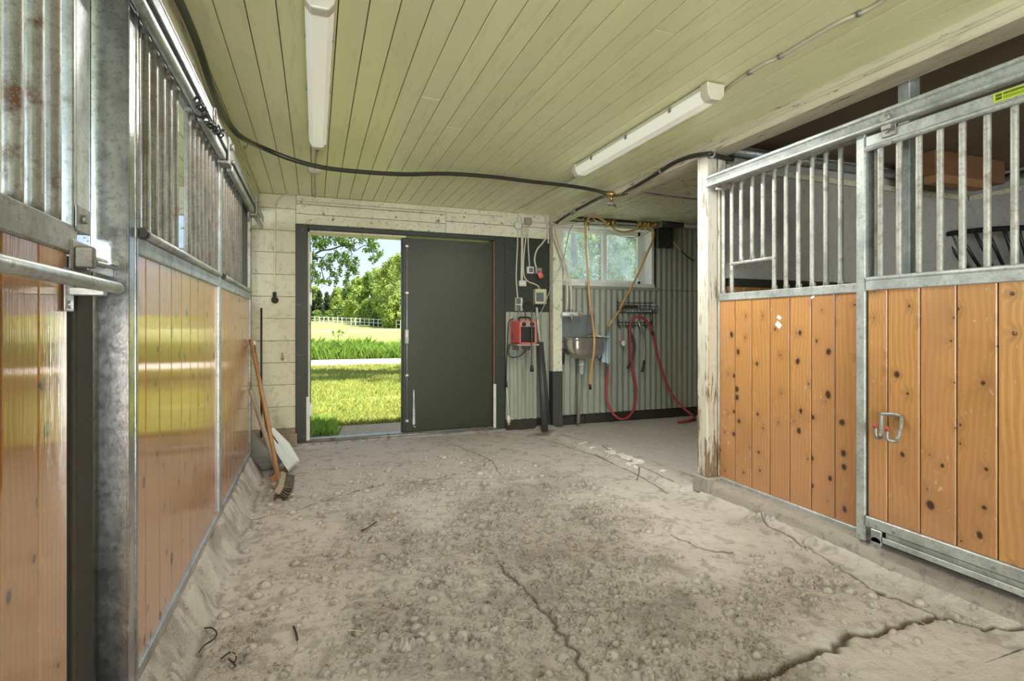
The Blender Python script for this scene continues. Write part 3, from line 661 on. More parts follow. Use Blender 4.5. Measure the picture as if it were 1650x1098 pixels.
# grab rail: starts at u=0 v=430, ends at u=195 v=465 well in front of the boards
gx = -.447
ga, gb = onX(-40, 424, gx), onX(196, 465, gx); gz = (ga.z+gb.z)/2; gz = gb.z
rail = MB().tube([(gx, .25, gz), (gx, gb.y-.012, gz), (gx, gb.y, gz)], [.0145, .0145, .013], 18).build('grab_rail', M['galv'], d)
by = onX(111, 465, XD).y
MB().box(XD, XD+.006, by-.022, by+.022, onX(111, 502, XD).z, onX(111, 432, XD).z, .002).box(XD+.004, gx+.004, by-.004, by+.02, gz-.024, gz-.006, .002).build('bracket', M['galv'], rail)
zs_ = [onX(113, v, XD+.006).z for v in (440, 491)]
for z in zs_: MB().cyl((XD+.005, by, z), (XD+.009, by, z), .009).build('bolt', M['chrome'], rail)
la = onX(140, 415, XD+.01)
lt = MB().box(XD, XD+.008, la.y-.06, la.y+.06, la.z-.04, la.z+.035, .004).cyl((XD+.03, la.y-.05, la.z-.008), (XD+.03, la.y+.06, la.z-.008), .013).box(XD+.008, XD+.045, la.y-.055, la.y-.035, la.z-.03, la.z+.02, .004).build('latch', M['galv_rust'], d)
le = onX(184, 424, -.46)
MB().tube(spline([(XD+.04, la.y-.03, la.z-.015), (XD+.055, la.y+.06, la.z-.015), (-.45, le.y, le.z)]), .006, 8).box(XD+.028, XD+.034, la.y-.045, la.y+.13, la.z-.035, la.z-.014, .002).build('latch_tongue', M['galv'], lt)
d.rotation_euler.z = math.radians(2.2)      # the door stands slightly ajar
# --- sliding track above the left fronts
t = thing('sliding_track', 'galvanised sliding track box above the green-lit stall fronts', 'door track', (-.43, 3.2, 2.05))
MB().box(-.452, -.412, 1.0, 4.98, 2.035, 2.04).box(-.452, -.448, 1.0, 4.98, 2.0, 2.06).box(-.416, -.412, 1.0, 4.98, 2.0, 2.05).build('track', M['galv'], t)
MB().cyl((-.43, 1.0, 1.966), (-.43, 2.40, 1.966), .016).build('guide_tube', M['galv'], t)
MB().cyl((-.43, 2.395, 1.966), (-.43, 2.415, 1.966), .0185).build('end_plug', M['rubber'], t)['label'] = 'black end plug'
MB().box(-.446, -.418, 2.45, 3.02, 1.948, 1.985, .004).box(-.446, -.418, 3.2, 4.98, 1.948, 1.985, .004).build('guide_rail', M['galv'], t)
for y in (3.02, 4.35):
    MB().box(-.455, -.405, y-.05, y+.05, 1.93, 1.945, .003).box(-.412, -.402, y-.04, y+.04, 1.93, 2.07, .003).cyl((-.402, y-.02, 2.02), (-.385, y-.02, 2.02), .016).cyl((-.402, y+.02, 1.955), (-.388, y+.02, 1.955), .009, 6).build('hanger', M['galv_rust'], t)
# knotted chain and ring hanging off the beam
cy = onX(338, 185, -.445)
t = thing('tether_chain', 'dark tether chain with a ring looped over the track', 'chain', cy)
p0, p1 = onX(318, 160, -.40), onX(358, 215, -.40)
for i in range(14):
    f = i/13; p = p0.lerp(p1, f)+Vector((.0, 0, -.03*math.sin(f*math.pi)+random.uniform(-.01, .01)))
    a = random.uniform(0, 3); q = Vector((0, math.cos(a), math.sin(a)))*.017
    MB().tube([p+q, p+Vector((.012, 0, 0)), p-q, p-Vector((.012, 0, 0)), p+q], .005, 6).build('link', M['black'], t)
c = onX(346, 188, -.41); pts = [c+Vector((0, .035*math.cos(a), .035*math.sin(a))) for a in np.linspace(0, 2*math.pi, 20)]
MB().tube(pts, .005, 8, False).build('ring', M['galv_rust'], t)
# --- fixed front on the right
r = thing('stall_partition', 'golden pine stall front with a feed opening in its bars', 'stall front', (XR, 2.3, .1), GROUP)
YA, YBR = 1.812, 2.812; ZRR = 1.331
planks(XR+.004, XR+.03, YA, YBR, .118, ZRR-.04, .139, 2.677, M['pine_right'], r)
MB().box(XR-.004, XR+.036, YA, YBR, ZRR-.048, ZRR, .004).build('middle_rail', M['galv_pale'], r)
MB().box(XR-.008, XR+.036, YA, YBR, .092, .122, .004).build('bottom_rail', M['galv_pale'], r)
zt = 2.045
ys_ = [2.80, 2.71, 2.63, 2.54, 2.457, 2.373, 2.29, 2.207, 2.12, 2.038, 1.954]; ys_[0] = 2.785
zc_ = 1.12+(525-418)*3.2/853
for i, y in enumerate(ys_):
    add_bar(XR+.012, y, (zc_ if i in (2, 3, 4) else ZRR-.005), zt, .0125, M['bar'], r)
MB().tube([(XR+.010, 2.72, zc_-.004), (XR+.010, 2.36, zc_-.004)], .0115, 12).build('feed_crossbar', M['bar'], r)
MB().box(XR-.002, XR+.036, YA, YBR, zt-.008, zt+.04, .004).build('top_rail', M['galv_pale'], r)
p_ = [onX(1255, 512, XR), onX(1254, 524, XR), onX(1309, 479, XR)]
for q, (w, h, a) in zip(p_, ((.03, .02, .5), (.042, .03, .7), (.022, .014, -.5))):
    Mx = Matrix.Translation(Vector((XR+.0025, q.y, q.z))) @ Matrix.Rotation(a, 4, 'X')
    MB().box(-.001, .001, -w/2, w/2, -h/2, h/2, 0, Mx).build('paper_scrap', M['shovel'], r)['label'] = 'torn white paper scrap stuck on a board'
tag(MB().box(2.432, 2.52, 1.762, 1.808, .10, 2.035, .005).build('steel_post', M['galv_pale']), 'pale galvanised post between the feed-opening stall front and the sliding stall door', 'post')
tag(MB().box(2.585, 2.66, 1.66, 1.715, .02, 2.3, .004).build('steel_post', M['galv_pale']), 'grey steel post standing inside the stall behind the door bars', 'post')
# --- sliding door on the right
XD2 = 2.43; ya, yb2 = .45, 1.755
d = thing('stall_gate', 'golden pine sliding stall door with a yellow sticker on its top rail', 'stall door', (XD2, 1.1, .1), 'stall doors')
planks(XD2+.004, XD2+.03, ya, yb2-.004, .225, ZRR-.03, .138, 1.659, M['pine_right'], d)
MB().box(XD2-.006, XD2+.036, ya, yb2, ZRR-.048, ZRR-.002, .004).cyl((XD2+.008, ya, ZRR+.004), (XD2+.008, yb2, ZRR+.004), .014).build('middle_rail', M['galv_pale'], d)
br = MB().box(XD2-.008, XD2+.036, ya, yb2, .178, .226, .004).build('bottom_rail', M['galv_pale'], d)
for y in (1.735, 1.70, 1.62, 1.25, .9): MB().cyl((XD2-.012, y, .195), (XD2-.006, y, .195), .007, 6).build('bolt', M['galv_rust'], br)
MB().box(XD2-.022, XD2-.002, ya, 1.665, .128, .136, .002).box(XD2-.022, XD2-.017, ya, 1.665, .128, .158, .002).box(XD2+.0, XD2+.03, ya, 1.665, .125, .175, .003).build('guide_channel', M['galv_pale'], d)
mb = MB().box(XD2-.018, XD2-.008, 1.672, 1.722, .122, .18, .003)
mb.cyl((XD2-.018, 1.697, .122), (XD2-.008, 1.697, .122), .025, 20).build('guide_roller', M['galv'], d)
z_lo = 1.952; z_hi = 2.008
for u in (1405, 1419, 1449, 1481, 1515, 1551, 1591, 1635):
    y = onX(u, 300, XD2+.012).y
    if u == 1405: add_bar(XD2+.055, 1.745, ZRR-.02, z_lo+.02, .010, M['bar'], d)
    else: add_bar(XD2+.012, y, ZRR-.002, z_lo+.005, .0125, M['bar'], d, flat=False)
for k in range(1, 8): add_bar(XD2+.012, y-.083*k, ZRR-.002, z_lo+.005, .0125, M['bar'], d, flat=False)
trl = MB().box(XD2-.004, XD2+.03, ya, yb2, z_lo, z_hi, .004).cyl((XD2-.002, ya, z_lo-.003), (XD2-.002, yb2, z_lo-.003), .013).build('top_rail', M['galv_pale'], d)
sa, sb = onX(1602, 150, XD2).y, onX(1690, 130, XD2).y
st = MB().box(XD2-.0065, XD2-.0042, sb, sa, z_lo+.016, z_hi-.006).build('sticker', M['sticker'], trl); st['label'] = 'yellow-green maker sticker with dark print'
mb = MB(); xs_ = XD2-.0072; L = sa-sb; zc2 = (z_lo+z_hi)/2+.005
for (f0, f1, h0, h1) in ((.05, .17, -.010, .0), (.05, .17, .0025, .012)): mb.box(xs_, XD2-.0062, sa-L*f1, sa-L*f0, zc2+h0, zc2+h1)
rr = random.Random(4); f = .20
while f < .62:
    w = rr.uniform(.012, .022); mb.box(xs_, XD2-.0062, sa-L*(f+w), sa-L*f, zc2+.003, zc2+.012); f += w+.008
for row in (-.004, -.010):
    f = .2
    while f < .6: w = rr.uniform(.006, .03); mb.box(xs_, XD2-.0062, sa-L*(f+w), sa-L*f, zc2+row-.0014, zc2+row+.0014); f += w+.006
mb.box(xs_, XD2-.0062, sa-L*.645, sa-L*.635, zc2-.016, zc2+.014); pts = [Vector((xs_, sa-L*.78+.028*math.cos(a), zc2+.012*math.sin(a))) for a in np.linspace(0, 2*math.pi, 24)]; mb.tube(pts, .0018, 5)
mb.build('print', M['sticker_ink'], st)['kind'] = 'stuff'
hy = onX(1432, 205, XD2-.01).y
MB().box(XD2-.012, XD2-.006, hy-.032, hy+.032, z_lo+.02, 2.075, .003).box(XD2-.03, XD2-.005, hy-.02, hy+.024, 2.0, 2.04, .004).cyl((XD2-.04, hy, 2.055), (XD2-.012, hy, 2.055), .02).cyl((XD2-.018, hy-.008, 1.94), (XD2-.01, hy-.008, 1.94), .011, 6).cyl((XD2-.02, hy+.01, 2.0), (XD2-.01, hy+.01, 2.0), .012, 6).build('roller_hanger', M['galv_rust'], d)
# overhead track (box section with two ribs)
t = thing('sliding_track', 'long galvanised overhead track carrying the sliding stall door', 'door track', (2.41, 1.6, 2.05))
prof = [(2.440, 2.022), (2.396, 2.022), (2.390, 2.026), (2.390, 2.034), (2.402, 2.040), (2.410, 2.056), (2.402, 2.074), (2.390, 2.080), (2.390, 2.090), (2.396, 2.096), (2.440, 2.096)]
MB().prism(prof, .2, 2.80, 'y').build('track', M['galv_pale'], t)
MB().box(2.44, 2.52, 2.70, 2.76, 2.0, 2.05, .004).cyl((2.415, 2.73, 2.0), (2.52, 2.73, 2.0), .008).build('mounting_lug', M['galv_rust'], t)
MB().box(2.44, 2.50, 1.76, 1.81, 2.03, 2.09, .004).build('mounting_lug', M['galv'], t)
# double hook on the door boards
t = thing('blanket_hook', 'bent steel double hook with red tips on the golden sliding door', 'hook', onX(1437, 690, XD2))
def hk(u, v, off): p = onX(u, v, XD2-off); return p
MB().tube(spline([hk(1411, 686, .075), hk(1411, 700, .078), hk(1414, 705, .07), hk(1420, 702, .04), hk(1421, 672, .012), hk(1425, 668, .010), hk(1448, 670, .010), hk(1453, 677, .012), hk(1447, 707, .045), hk(1440, 711, .07), hk(1431, 709, .085), hk(1429, 703, .085), hk(1430, 690, .082)], 6), .0085, 12).build('rod', M['galv_rust'], t)
for a, b in ((hk(1411, 684, .075), hk(1411, 690, .0755)), (hk(1430, 688, .082), hk(1430, 695, .0825))): MB().cyl(a, b, .0098).build('tip', M['red_tip'], t)['label'] = 'red painted tip'
# --- inside the stall
t = thing('hay_rack', 'black wall hay rack with slanting rods inside the stall', 'hay rack', (4.9, 2.3, 1.2))
def hr(u, v, X=4.92): return onX(u, v, X)
top = spline([hr(1486, 388), hr(1496, 386), hr(1530, 377), hr(1570, 372), hr(1610, 369), hr(1655, 367), hr(1690, 365)], 6)
MB().tube(top, .021, 10).build('top_rail', M['black'], t)
lo = [hr(1512, 446, 5.12), hr(1700, 440, 5.12)]
for i in range(11):
    f = i/10; a = top[int(f*(len(top)-1))]; b = lo[0].lerp(lo[1], f**.9)
    MB().tube([a, b], .0125, 8).build('rod', M['black'], t)
MB().tube([top[0], hr(1512, 446, 5.12)], .014, 8).build('rod', M['black'], t)
MB().tube([lo[0], lo[1]], .014, 8).build('bottom_rail', M['black'], t)
for e in (top[0], top[-1]): MB().tube([e, e+Vector((.23, 0, 0))], .014, 8).build('wall_bracket', M['black'], t)
t = thing('wall_pipe', 'grey pipe on the stall walls just below the brown ceiling', 'pipe', (3.8, 2.8, 2.1))
za = onY(1200, 252, 2.82).z
MB().tube([(2.62, 2.81, za+.02), (5.11, 2.81, za+.02), (5.12, 2.80, za+.02), (5.12, -1.4, za+.02)], .03, 12).build('pipe', M['galv'], t)
MB().box(2.6, 5.15, 2.838, 2.858, za-.10, za-.06, .003).box(5.14, 5.158, -1.4, 2.83, za-.10, za-.06, .003).build('batten', M['white'], t)['label'] = 'pale batten under the pipe'
wa, wb = onY(1500, 286, 2.45), onY(1578, 272, 2.45)
tag(MB().box(wa.x, wb.x+.02, 2.40, 2.50, wa.z-.04, wa.z+.02, .006).build('timber_block', M['wood_handle']), 'short orange brown timber block under the stall ceiling above the hay rack', 'timber block')
tag(MB().box(wa.x+.0, wb.x+.25, 2.42, 2.56, wa.z+.0202, CEIL+.012, .006).build('timber_batten', M['brown_wood']), 'brown batten fixed to the stall ceiling over the timber block', 'timber')
# ================================================================ ceiling lamps
def lamp(label, x, y0, y1, w):
    t = thing('fluorescent_lamp', label, 'ceiling lamp', (x, (y0+y1)/2, CEIL), 'tube lamps on the plank ceiling')
    h = w/2
    MB().box(x-h*.92, x+h*.92, y0+.03, y1-.03, CEIL-.042, CEIL-.006, .006).build('housing', M['plastic_white'], t)
    prof = [(x-h, CEIL-.034), (x-h*.96, CEIL-.06), (x-h*.55, CEIL-.088), (x+h*.55, CEIL-.088), (x+h*.96, CEIL-.06), (x+h, CEIL-.034)]
    MB().prism(prof, y0+.055, y1-.055, 'y').build('diffuser', M['lamp'], t)
    for a, b in ((y0, y0+.057), (y1-.057, y1)):
        prof2 = [(x+(px-x)*1.03, CEIL-.006 if pz > CEIL-.04 else pz-.002) for px, pz in prof]
        MB().prism(prof2, a, b, 'y').build('end_cap', M['plastic_white'], t, bevel=.006)
    for y in (y0+.3, (y0+y1)/2, y1-.3):
        for e in (-1, 1): MB().box(x+e*h*.98, x+e*h*1.08, y-.012, y+.012, CEIL-.05, CEIL-.02, .002).build('clip', M['galv'], t)
    return t
def m_lamp():
    t = NT('lit_ribbed_diffuser'); t.bsdf((.78, .80, .74), .22); d = t.t.nodes['Principled BSDF']
    d.inputs['Emission Color'].default_value = (1, 1, .86, 1); d.inputs['Emission Strength'].default_value = LAMP_E; return t.m
LAMP_E = .22
M['lamp'] = m_lamp()
lamp('white tube lamp on the planks straight in front of the doorway', .015, 2.0, 3.62, .105)
lamp('white tube lamp on the planks beside the long ceiling beam', 1.875, 2.12, 3.60, .105)
# ragged metal bracket before the first lamp
t = tag(MB().box(-.05, .08, 1.90, 1.985, CEIL-.03, CEIL-.004, .006).tube(spline([(-.03, 1.93, CEIL-.035), (.0, 1.90, CEIL-.055), (.03, 1.94, CEIL-.045), (.06, 1.91, CEIL-.035)]), .006, 6).build('lamp_bracket', M['galv_rust']), 'rusty bracket with cut wires at the end of the lamp in front of the doorway', 'bracket')
jb = onZ(507, 275, CEIL-.02)
t = thing('junction_box', 'small cream junction box on the ceiling behind the doorway lamp', 'junction box', (jb.x, jb.y, CEIL))
MB().box(jb.x-.045, jb.x+.045, jb.y-.035, jb.y+.035, CEIL-.04, CEIL-.001, .006).build('box', M['plastic_white'], t)
MB().box(jb.x-.04, jb.x+.04, jb.y-.03, jb.y+.03, CEIL-.046, CEIL-.038, .004).build('lid', M['plastic_white'], t)
def cable(name, label, pts, r, mat, cat='cable', k=6, clips=0, group=None, n=8):
    t = thing(name, label, cat, pts[0], group)
    pp = spline(pts, k); MB().tube(pp, r, n).build(name if not clips else 'run', mat, t)
    for i in range(clips):
        f = (i+.6)/clips; j = min(int(f*(len(pp)-1)), len(pp)-2); p = pp[j]; dr = (pp[j+1]-p).normalized()
        MB().tube([p-dr*.008, p+dr*.008], r*1.6, 8).build('clip', M['galv_rust'], t)
    return t
cable('lamp_cable', 'painted cable from the doorway lamp over the junction box to the wall', [(.02, 3.62, CEIL-.012), (jb.x+.004, jb.y-.05, CEIL-.012), (jb.x+.002, jb.y+.06, CEIL-.012), (jb.x, BY-.06, CEIL-.012), (jb.x-.02, BY-.045, 2.30)], .007, M['cable'], clips=5)
c1 = [onZ(u, v, CEIL-.010) for u, v in ((1163, 152), (1187, 131), (1230, 104), (1258, 91), (1345, 40), (1400, 15), (1440, -10), (1500, -45))]
cable('lamp_cable', 'white cable running along the planks from the lamp beside the beam', [c1[0]+Vector((-.02, .03, -.03))]+c1, .008, M['cable'], clips=5)
c2 = [onZ(930, 283, CEIL-.03), onZ(918, 292, CEIL-.01), onZ(880, 312, CEIL-.009), onZ(850, 330, CEIL-.009), onY(826, 341, BY-.03)]
cable('lamp_cable', 'short white cable from the lamp beside the beam to the round socket box', c2, .006, M['cable'])
# ================================================================ hoses
H = []
for u, v in ((255, -60), (288, 0), (318, 70), (345, 150), (368, 198)): H.append(onX(u, v, -.45))
H += [onX(390, 222, -.40)]
for (u, v), Y in zip(((425, 239), (470, 257), (520, 270), (580, 277), (650, 281), (720, 280), (790, 283), (850, 289), (910, 295), (955, 306)), (3.74, 3.8, 3.85, 3.9, 3.94, 3.98, 4.0, 4.02, 4.03, 4.03)): H.append(onY(u, v, Y))
vp = onY(985, 314, 4.0); H.append(vp)
for p in H: p.z = min(p.z, CEIL-.034)
t = thing('water_hose', 'long dark water hose hanging across under the plank ceiling', 'hose', H[0])
hs = spline(H, 6)
for p in hs: p.z = min(p.z, CEIL-.022)
MB().tube(hs, .0155, 10).build('hose', M['hose'], t)
sk = onX(392, 226, -.43)
MB().tube(spline([sk+Vector((-.02, .0, .03)), sk+Vector((.02, .03, .0)), sk+Vector((0, .08, -.03)), sk+Vector((-.01, .12, .0))]), .004, 6).build('support_hook', M['galv'], t)
for u, v, Y in ((390, 222, 3.70), (440, 246, 3.76)): pass
t = thing('valve', 'brass tee valve with a round tap handle under the beam', 'valve', vp)
d_ = Vector((.0, -.25, .02)).normalized()
MB().tube([vp+Vector((-.05, .02, .012)), vp+Vector((.05, -.02, 0))], .023, 10).tube([vp+Vector((.03, -.02, .0)), vp+Vector((.10, -.10, .012))], .024, 8).tube([vp, vp+Vector((0, 0, -.06))], .014, 8).tube([vp+Vector((.065, -.06, .006)), vp+Vector((.075, -.07, .008))], .031, 6).build('body', M['brass'], t)
hd = vp+Vector((0, 0, -.085))
MB().tube([vp+Vector((0, 0, -.05)), hd], .007, 8).tube([hd+Vector((-.045, 0, .012)), hd, hd+Vector((.045, 0, -.012))], .010, 8).lathe([(.0, -.006), (.036, -.004), (.038, .002), (.0, .006)], hd, 16).build('tap_handle', M['galv_rust'], t)
h2 = [onY(1003, 311, 3.92), onX(1025, 300, 2.405), onX(1055, 282, 2.40), onX(1085, 263, 2.402), onX(1110, 253, 2.405), onX(1130, 249, 2.40)]
cable('water_hose', 'dark hose sagging from the brass valve to the top of the flaking white post', h2+[onX(1143, 248, 2.40), Vector((2.50, 2.80, onX(1143, 248, 2.40).z)), Vector((2.60, 2.78, 2.22))], .0145, M['hose'], 'hose', clips=2)
h3 = [onY(972, 317, 4.05), onX(960, 322, 2.405), onX(930, 338, 2.40), onX(905, 353, 2.40), onX(897, 360, 2.395)]
cable('water_hose', 'dark hose running down along the beam towards the sink pipes', h3, .0135, M['hose'], 'hose')
fc = onX(925, 341, 2.40); tag(MB().tube([fc+Vector((0, -.05, .01)), fc+Vector((0, .05, -.01))], .021, 8).build('hose_coupling', M['galv_rust']), 'rusty coupling joining the dark hose under the beam', 'coupling')
def zpt(x, y, Y): return onY(860+x/5.489, 300+y/5.489, Y)         # wash bay, upper half
def zlo(x, y, Y): return onY(860+x/4.575, 480+y/4.575, Y)         # wash bay, lower half
def zel(x, y, Y): return onY(780+x/5.4875, 320+y/5.4875, Y)       # electrical board
# two white pipes to the tap
for pts, lab in (([(330, 245), (215, 330), (175, 390), (200, 500), (255, 660), (290, 820), (297, 980), (293, 1098)], 'ivory water pipe passing the white post, joining the tap mixer at its end'),
                 ([(440, 330), (300, 345), (215, 360), (200, 410), (235, 540), (290, 720), (325, 870), (333, 1000), (333, 1095)], 'ivory water pipe beside the window frame, joining the tap mixer at its middle')):
    pp = [zpt(x, y, 5.16 if i else 5.0) for i, (x, y) in enumerate(pts)]
    e = zlo((243 if 'end' in lab[-5:] else 277), 105, 5.18); pp[-1] = e
    cable('water_pipe', lab, pp, .0125, M['cable'], 'pipe')
# ================================================================ wash bay: sink, tap, hoses, rack
def basin():
    x0, x1, y0, y1, zt_ = 2.557, 2.962, 4.99, 5.323, .985
    def fn(a, b):    # bowl: rounded rectangle that narrows towards the drain
        ang = 2*math.pi*a; ca, sa = math.cos(ang), math.sin(ang)
        e = .28; X = math.copysign(abs(ca)**e, ca); Y = math.copysign(abs(sa)**e, sa)
        return X, Y, b
    cx, cy, hx, hy = (x0+x1)/2, (y0+y1)/2, (x1-x0)/2, (y1-y0)/2
    mb = MB(); prof = [(1.0, 0.0), (1.0, -.012), (.97, -.016), (.955, -.06), (.94, -.12), (.86, -.165), (.68, -.20), (.42, -.225), (.2, -.232), (.12, -.236)]
    def outer(a, b):
        X, Y, _ = fn(a, b); f = b*(len(prof)-1); i = min(int(f), len(prof)-2); f -= i
        s_ = prof[i][0]*(1-f)+prof[i+1][0]*f; z = prof[i][1]*(1-f)+prof[i+1][1]*f
        return (cx+X*hx*s_, cy+Y*hy*s_, zt_+z)
    mb.grid(outer, 56, 27)
    def inner(a, b):
        X, Y, _ = fn(a, b); pr = [(1.0, 0.0), (.93, .002), (.90, -.01), (.88, -.11), (.6, -.19), (.05, -.215)]
        f = b*(len(pr)-1); i = min(int(f), len(pr)-2); f -= i
        s_ = pr[i][0]*(1-f)+pr[i+1][0]*f; z = pr[i][1]*(1-f)+pr[i+1][1]*f
        return (cx+X*hx*s_, cy+Y*hy*s_, zt_+z)
    mb.grid(inner, 56, 20); return mb, cx, cy, zt_
mb, cx, cy, zt_ = basin()
t = thing('sink', 'stainless steel wall sink with a deep rounded bowl and grey splash plate', 'sink', (cx, BY-.03, .75))
mb.build('bowl', M['steel'], t)
sp0, sp1 = zlo(200, 125, BY-.03), zlo(450, 268, BY-.03)
o = MB().box(sp0.x, sp1.x, BY-.034, BY-.024, .985, sp0.z, .003).build('splash_plate', M['splash'] if 'splash' in M else M['steel'], t)
o['label'] = 'flat blue grey splash plate'
tx = zlo(352, 470, 5.15)
MB().lathe([(.034, .752), (.034, .70), (.036, .70), (.036, .69), (.03, .685), (.03, .60), (.024, .585)], (tx.x, 5.15, 0), 18).build('drain_trap', M['galv_pale'], t)
MB().cyl((tx.x-.03, 5.17, .05), (tx.x-.012, 5.16, .60), .019, 12).build('waste_pipe', M['plastic_grey'] if 'plastic_grey' in M else M['galv'], t)
for a in (2.545, 2.945): MB().box(a, a+.03, 5.26, 5.323, .82, .98, .005).build('wall_bracket', M['galv_rust'], t)
kb = zlo(208, 440, 5.28)
MB().prism([(kb.x-.014, kb.z+.10), (kb.x+.014, kb.z+.10), (kb.x+.010, kb.z-.02), (kb.x+.004, kb.z-.075), (kb.x-.008, kb.z-.075), (kb.x-.012, kb.z-.02)], 5.26, 5.285).tube(spline([(kb.x, 5.28, kb.z+.09), (kb.x+.015, 5.28, kb.z+.15), (kb.x, 5.30, kb.z+.19)]), .004, 6)
tag(MB().prism([(kb.x-.014, kb.z+.10), (kb.x+.014, kb.z+.10), (kb.x+.010, kb.z-.02), (kb.x+.004, kb.z-.075), (kb.x-.008, kb.z-.075), (kb.x-.012, kb.z-.02)], 5.225, 5.25).tube(spline([(kb.x, 5.24, kb.z+.09), (kb.x+.015, 5.24, kb.z+.15), (kb.x, 5.26, kb.z+.19)]), .004, 6).build('hand_brush', M['rubber']), 'dark narrow hand brush hanging from the sink bracket beside the white post', 'brush')
ta, tb = zlo(205, 122, 5.17), zlo(355, 122, 5.17)
t = thing('tap_mixer', 'white wall tap mixer fed by the two ivory pipes above the sink', 'tap', ta)
MB().tube([ta, ta+Vector((.01, 0, 0)), ta.lerp(tb, .5), tb-Vector((.01, 0, 0)), tb], [.014, .026, .026, .024, .014], 16).build('body', M['white_metal'], t)
mp = zlo(278, 125, 5.15); MB().cyl(mp, mp+Vector((0, -.01, -.035)), .017).tube(spline([mp+Vector((0, -.01, -.03)), mp+Vector((0, -.02, -.06)), mp+Vector((0, -.05, -.075))]), .009, 10).build('spout', M['galv_rust'], t)
for x in (243, 277): q = zlo(x, 108, 5.175); MB().cyl(q+Vector((0, 0, -.02)), q+Vector((0, 0, .03)), .017, 8).build('union_nut', M['galv_rust'], t)
MB().cyl(zlo(330, 118, 5.15), zlo(358, 132, 5.12), .012, 10).build('lever', M['wood_handle'], t)
# towel over the basin corner
def towel(a, b):
    y = 4.972+a*.30; w = math.sin(a*23)*.010+math.sin(a*51)*.004
    if b < .2: f = b/.2; return (2.90+.07*f, y, .992+.006*math.sin(f*3.1)+.004*math.sin(a*15))
    f = (b-.2)/.8; ln = .255+.03*math.sin(a*4+1)+.012*math.sin(a*17)
    return (2.972+w*f+.012*f*math.sin(a*9), y+.012*f*math.sin(a*12), .992-f*ln)
tag(MB().grid(towel, 70, 30).build('towel', M['cloth'], solid=.004), 'pale blue cloth hanging over the end of the steel sink above the red hose', 'cloth')
def rag(a, b):
    x = 2.83+a*.14; y = 5.0+b*.24; return (x, y, .995+.032*math.exp(-((a-.4)/.35)**2-((b-.5)/.4)**2)+.014*noise.noise(Vector((a*5, b*5, 3))))
tag(MB().grid(rag, 26, 22).build('rag', M['plastic_white'], solid=.004), 'crumpled pale rag lying on the rim of the steel sink', 'cloth')
# amber hose with brass couplings under the window head
yh = [(505, 1098), (490, 950), (480, 780), (468, 600), (458, 430), (462, 330), (485, 282), (520, 270), (570, 278), (630, 312), (680, 352), (730, 392), (790, 408), (860, 398), (930, 376), (985, 358), (1035, 368), (1058, 395), (1060, 440), (1045, 500), (1000, 600), (940, 740), (860, 900), (760, 1085)]
pts = [zpt(x, y, 5.20) for x, y in yh]
lowl = [(428, 120), (440, 220), (447, 310), (443, 400), (432, 480), (420, 560), (415, 640)]
pl = [zlo(x, y, Y) for (x, y), Y in zip(lowl, (5.16, 5.02, 4.94, 4.95, 5.0, 5.05, 5.08))][::-1]
lowr = [(660, 50), (610, 125), (570, 185), (552, 215)]
pr = [zlo(x, y, 5.22) for x, y in lowr]
t = thing('amber_hose', 'amber hose looped over the window head and hanging in front of the sink', 'hose', pts[6])
MB().tube(spline(pl+pts+pr, 6), .0125, 10).build('hose', M['yellow_hose'], t)
MB().cyl(zlo(415, 640, 5.08), zlo(417, 675, 5.09), .015).build('nozzle', M['rubber'], t)['label'] = 'black nozzle'
tz = zpt(485, 312, 5.19); MB().tube([tz+Vector((-.04, 0, 0)), tz+Vector((.05, -.01, 0))], .014, 8).cyl(tz, tz+Vector((0, -.0, -.1)), .006).build('tee_piece', M['brass'], t)
def tapknob(x, y, lab):
    c = zpt(x, y, 5.16); k = thing('tap_valve', lab, 'valve', c, 'brass tap valves above the window')
    MB().lathe([(.0, -.012), (.027, -.012), (.031, 0), (.027, .012), (.0, .012)], c+Vector((0, -.01, 0)), 14, 'y').build('knob', M['brass'], k)
    MB().cyl(c+Vector((0, 0, 0)), c+Vector((.004, .05, -.03)), .011).cyl(c+Vector((-.0, .05, -.05)), c+Vector((0, .05, .03)), .015).build('body', M['brass'], k)
for x, y, l in ((705, 320, 'brass tap knob standing alone over the window mullion'), (948, 326, 'brass tap knob at the mullion end of the row of four'), (985, 330, 'brass tap knob second from the mullion in the row of four'), (1020, 336, 'brass tap knob third from the mullion in the row of four'), (1080, 336, 'brass tap knob at the green board end of the row of four')): tapknob(x, y, l)
c = zpt(668, 330, 5.18); tag(MB().tube([c+Vector((-.01, 0, .035)), c+Vector((0, 0, -.035))], .019, 8).tube([c+Vector((-.03, 0, -.01)), c+Vector((.035, 0, .01))], .013, 8).build('hose_coupling', M['brass']), 'brass coupling on the amber hose beside the lone tap knob', 'coupling')
cable('supply_pipe', 'thin grey pipe running along the window head behind the amber hose', [zpt(x, y, 5.25) for x, y in ((230, 352), (420, 342), (620, 345), (800, 360), (965, 385))], .009, M['galv'], 'pipe')
cable('supply_pipe', 'pale pipe feeding the row of tap knobs under the wash bay ceiling', [zpt(x, y, 5.24) for x, y in ((150, 330), (330, 325), (640, 328), (930, 340), (1100, 350))], .010, M['cable'], 'pipe')
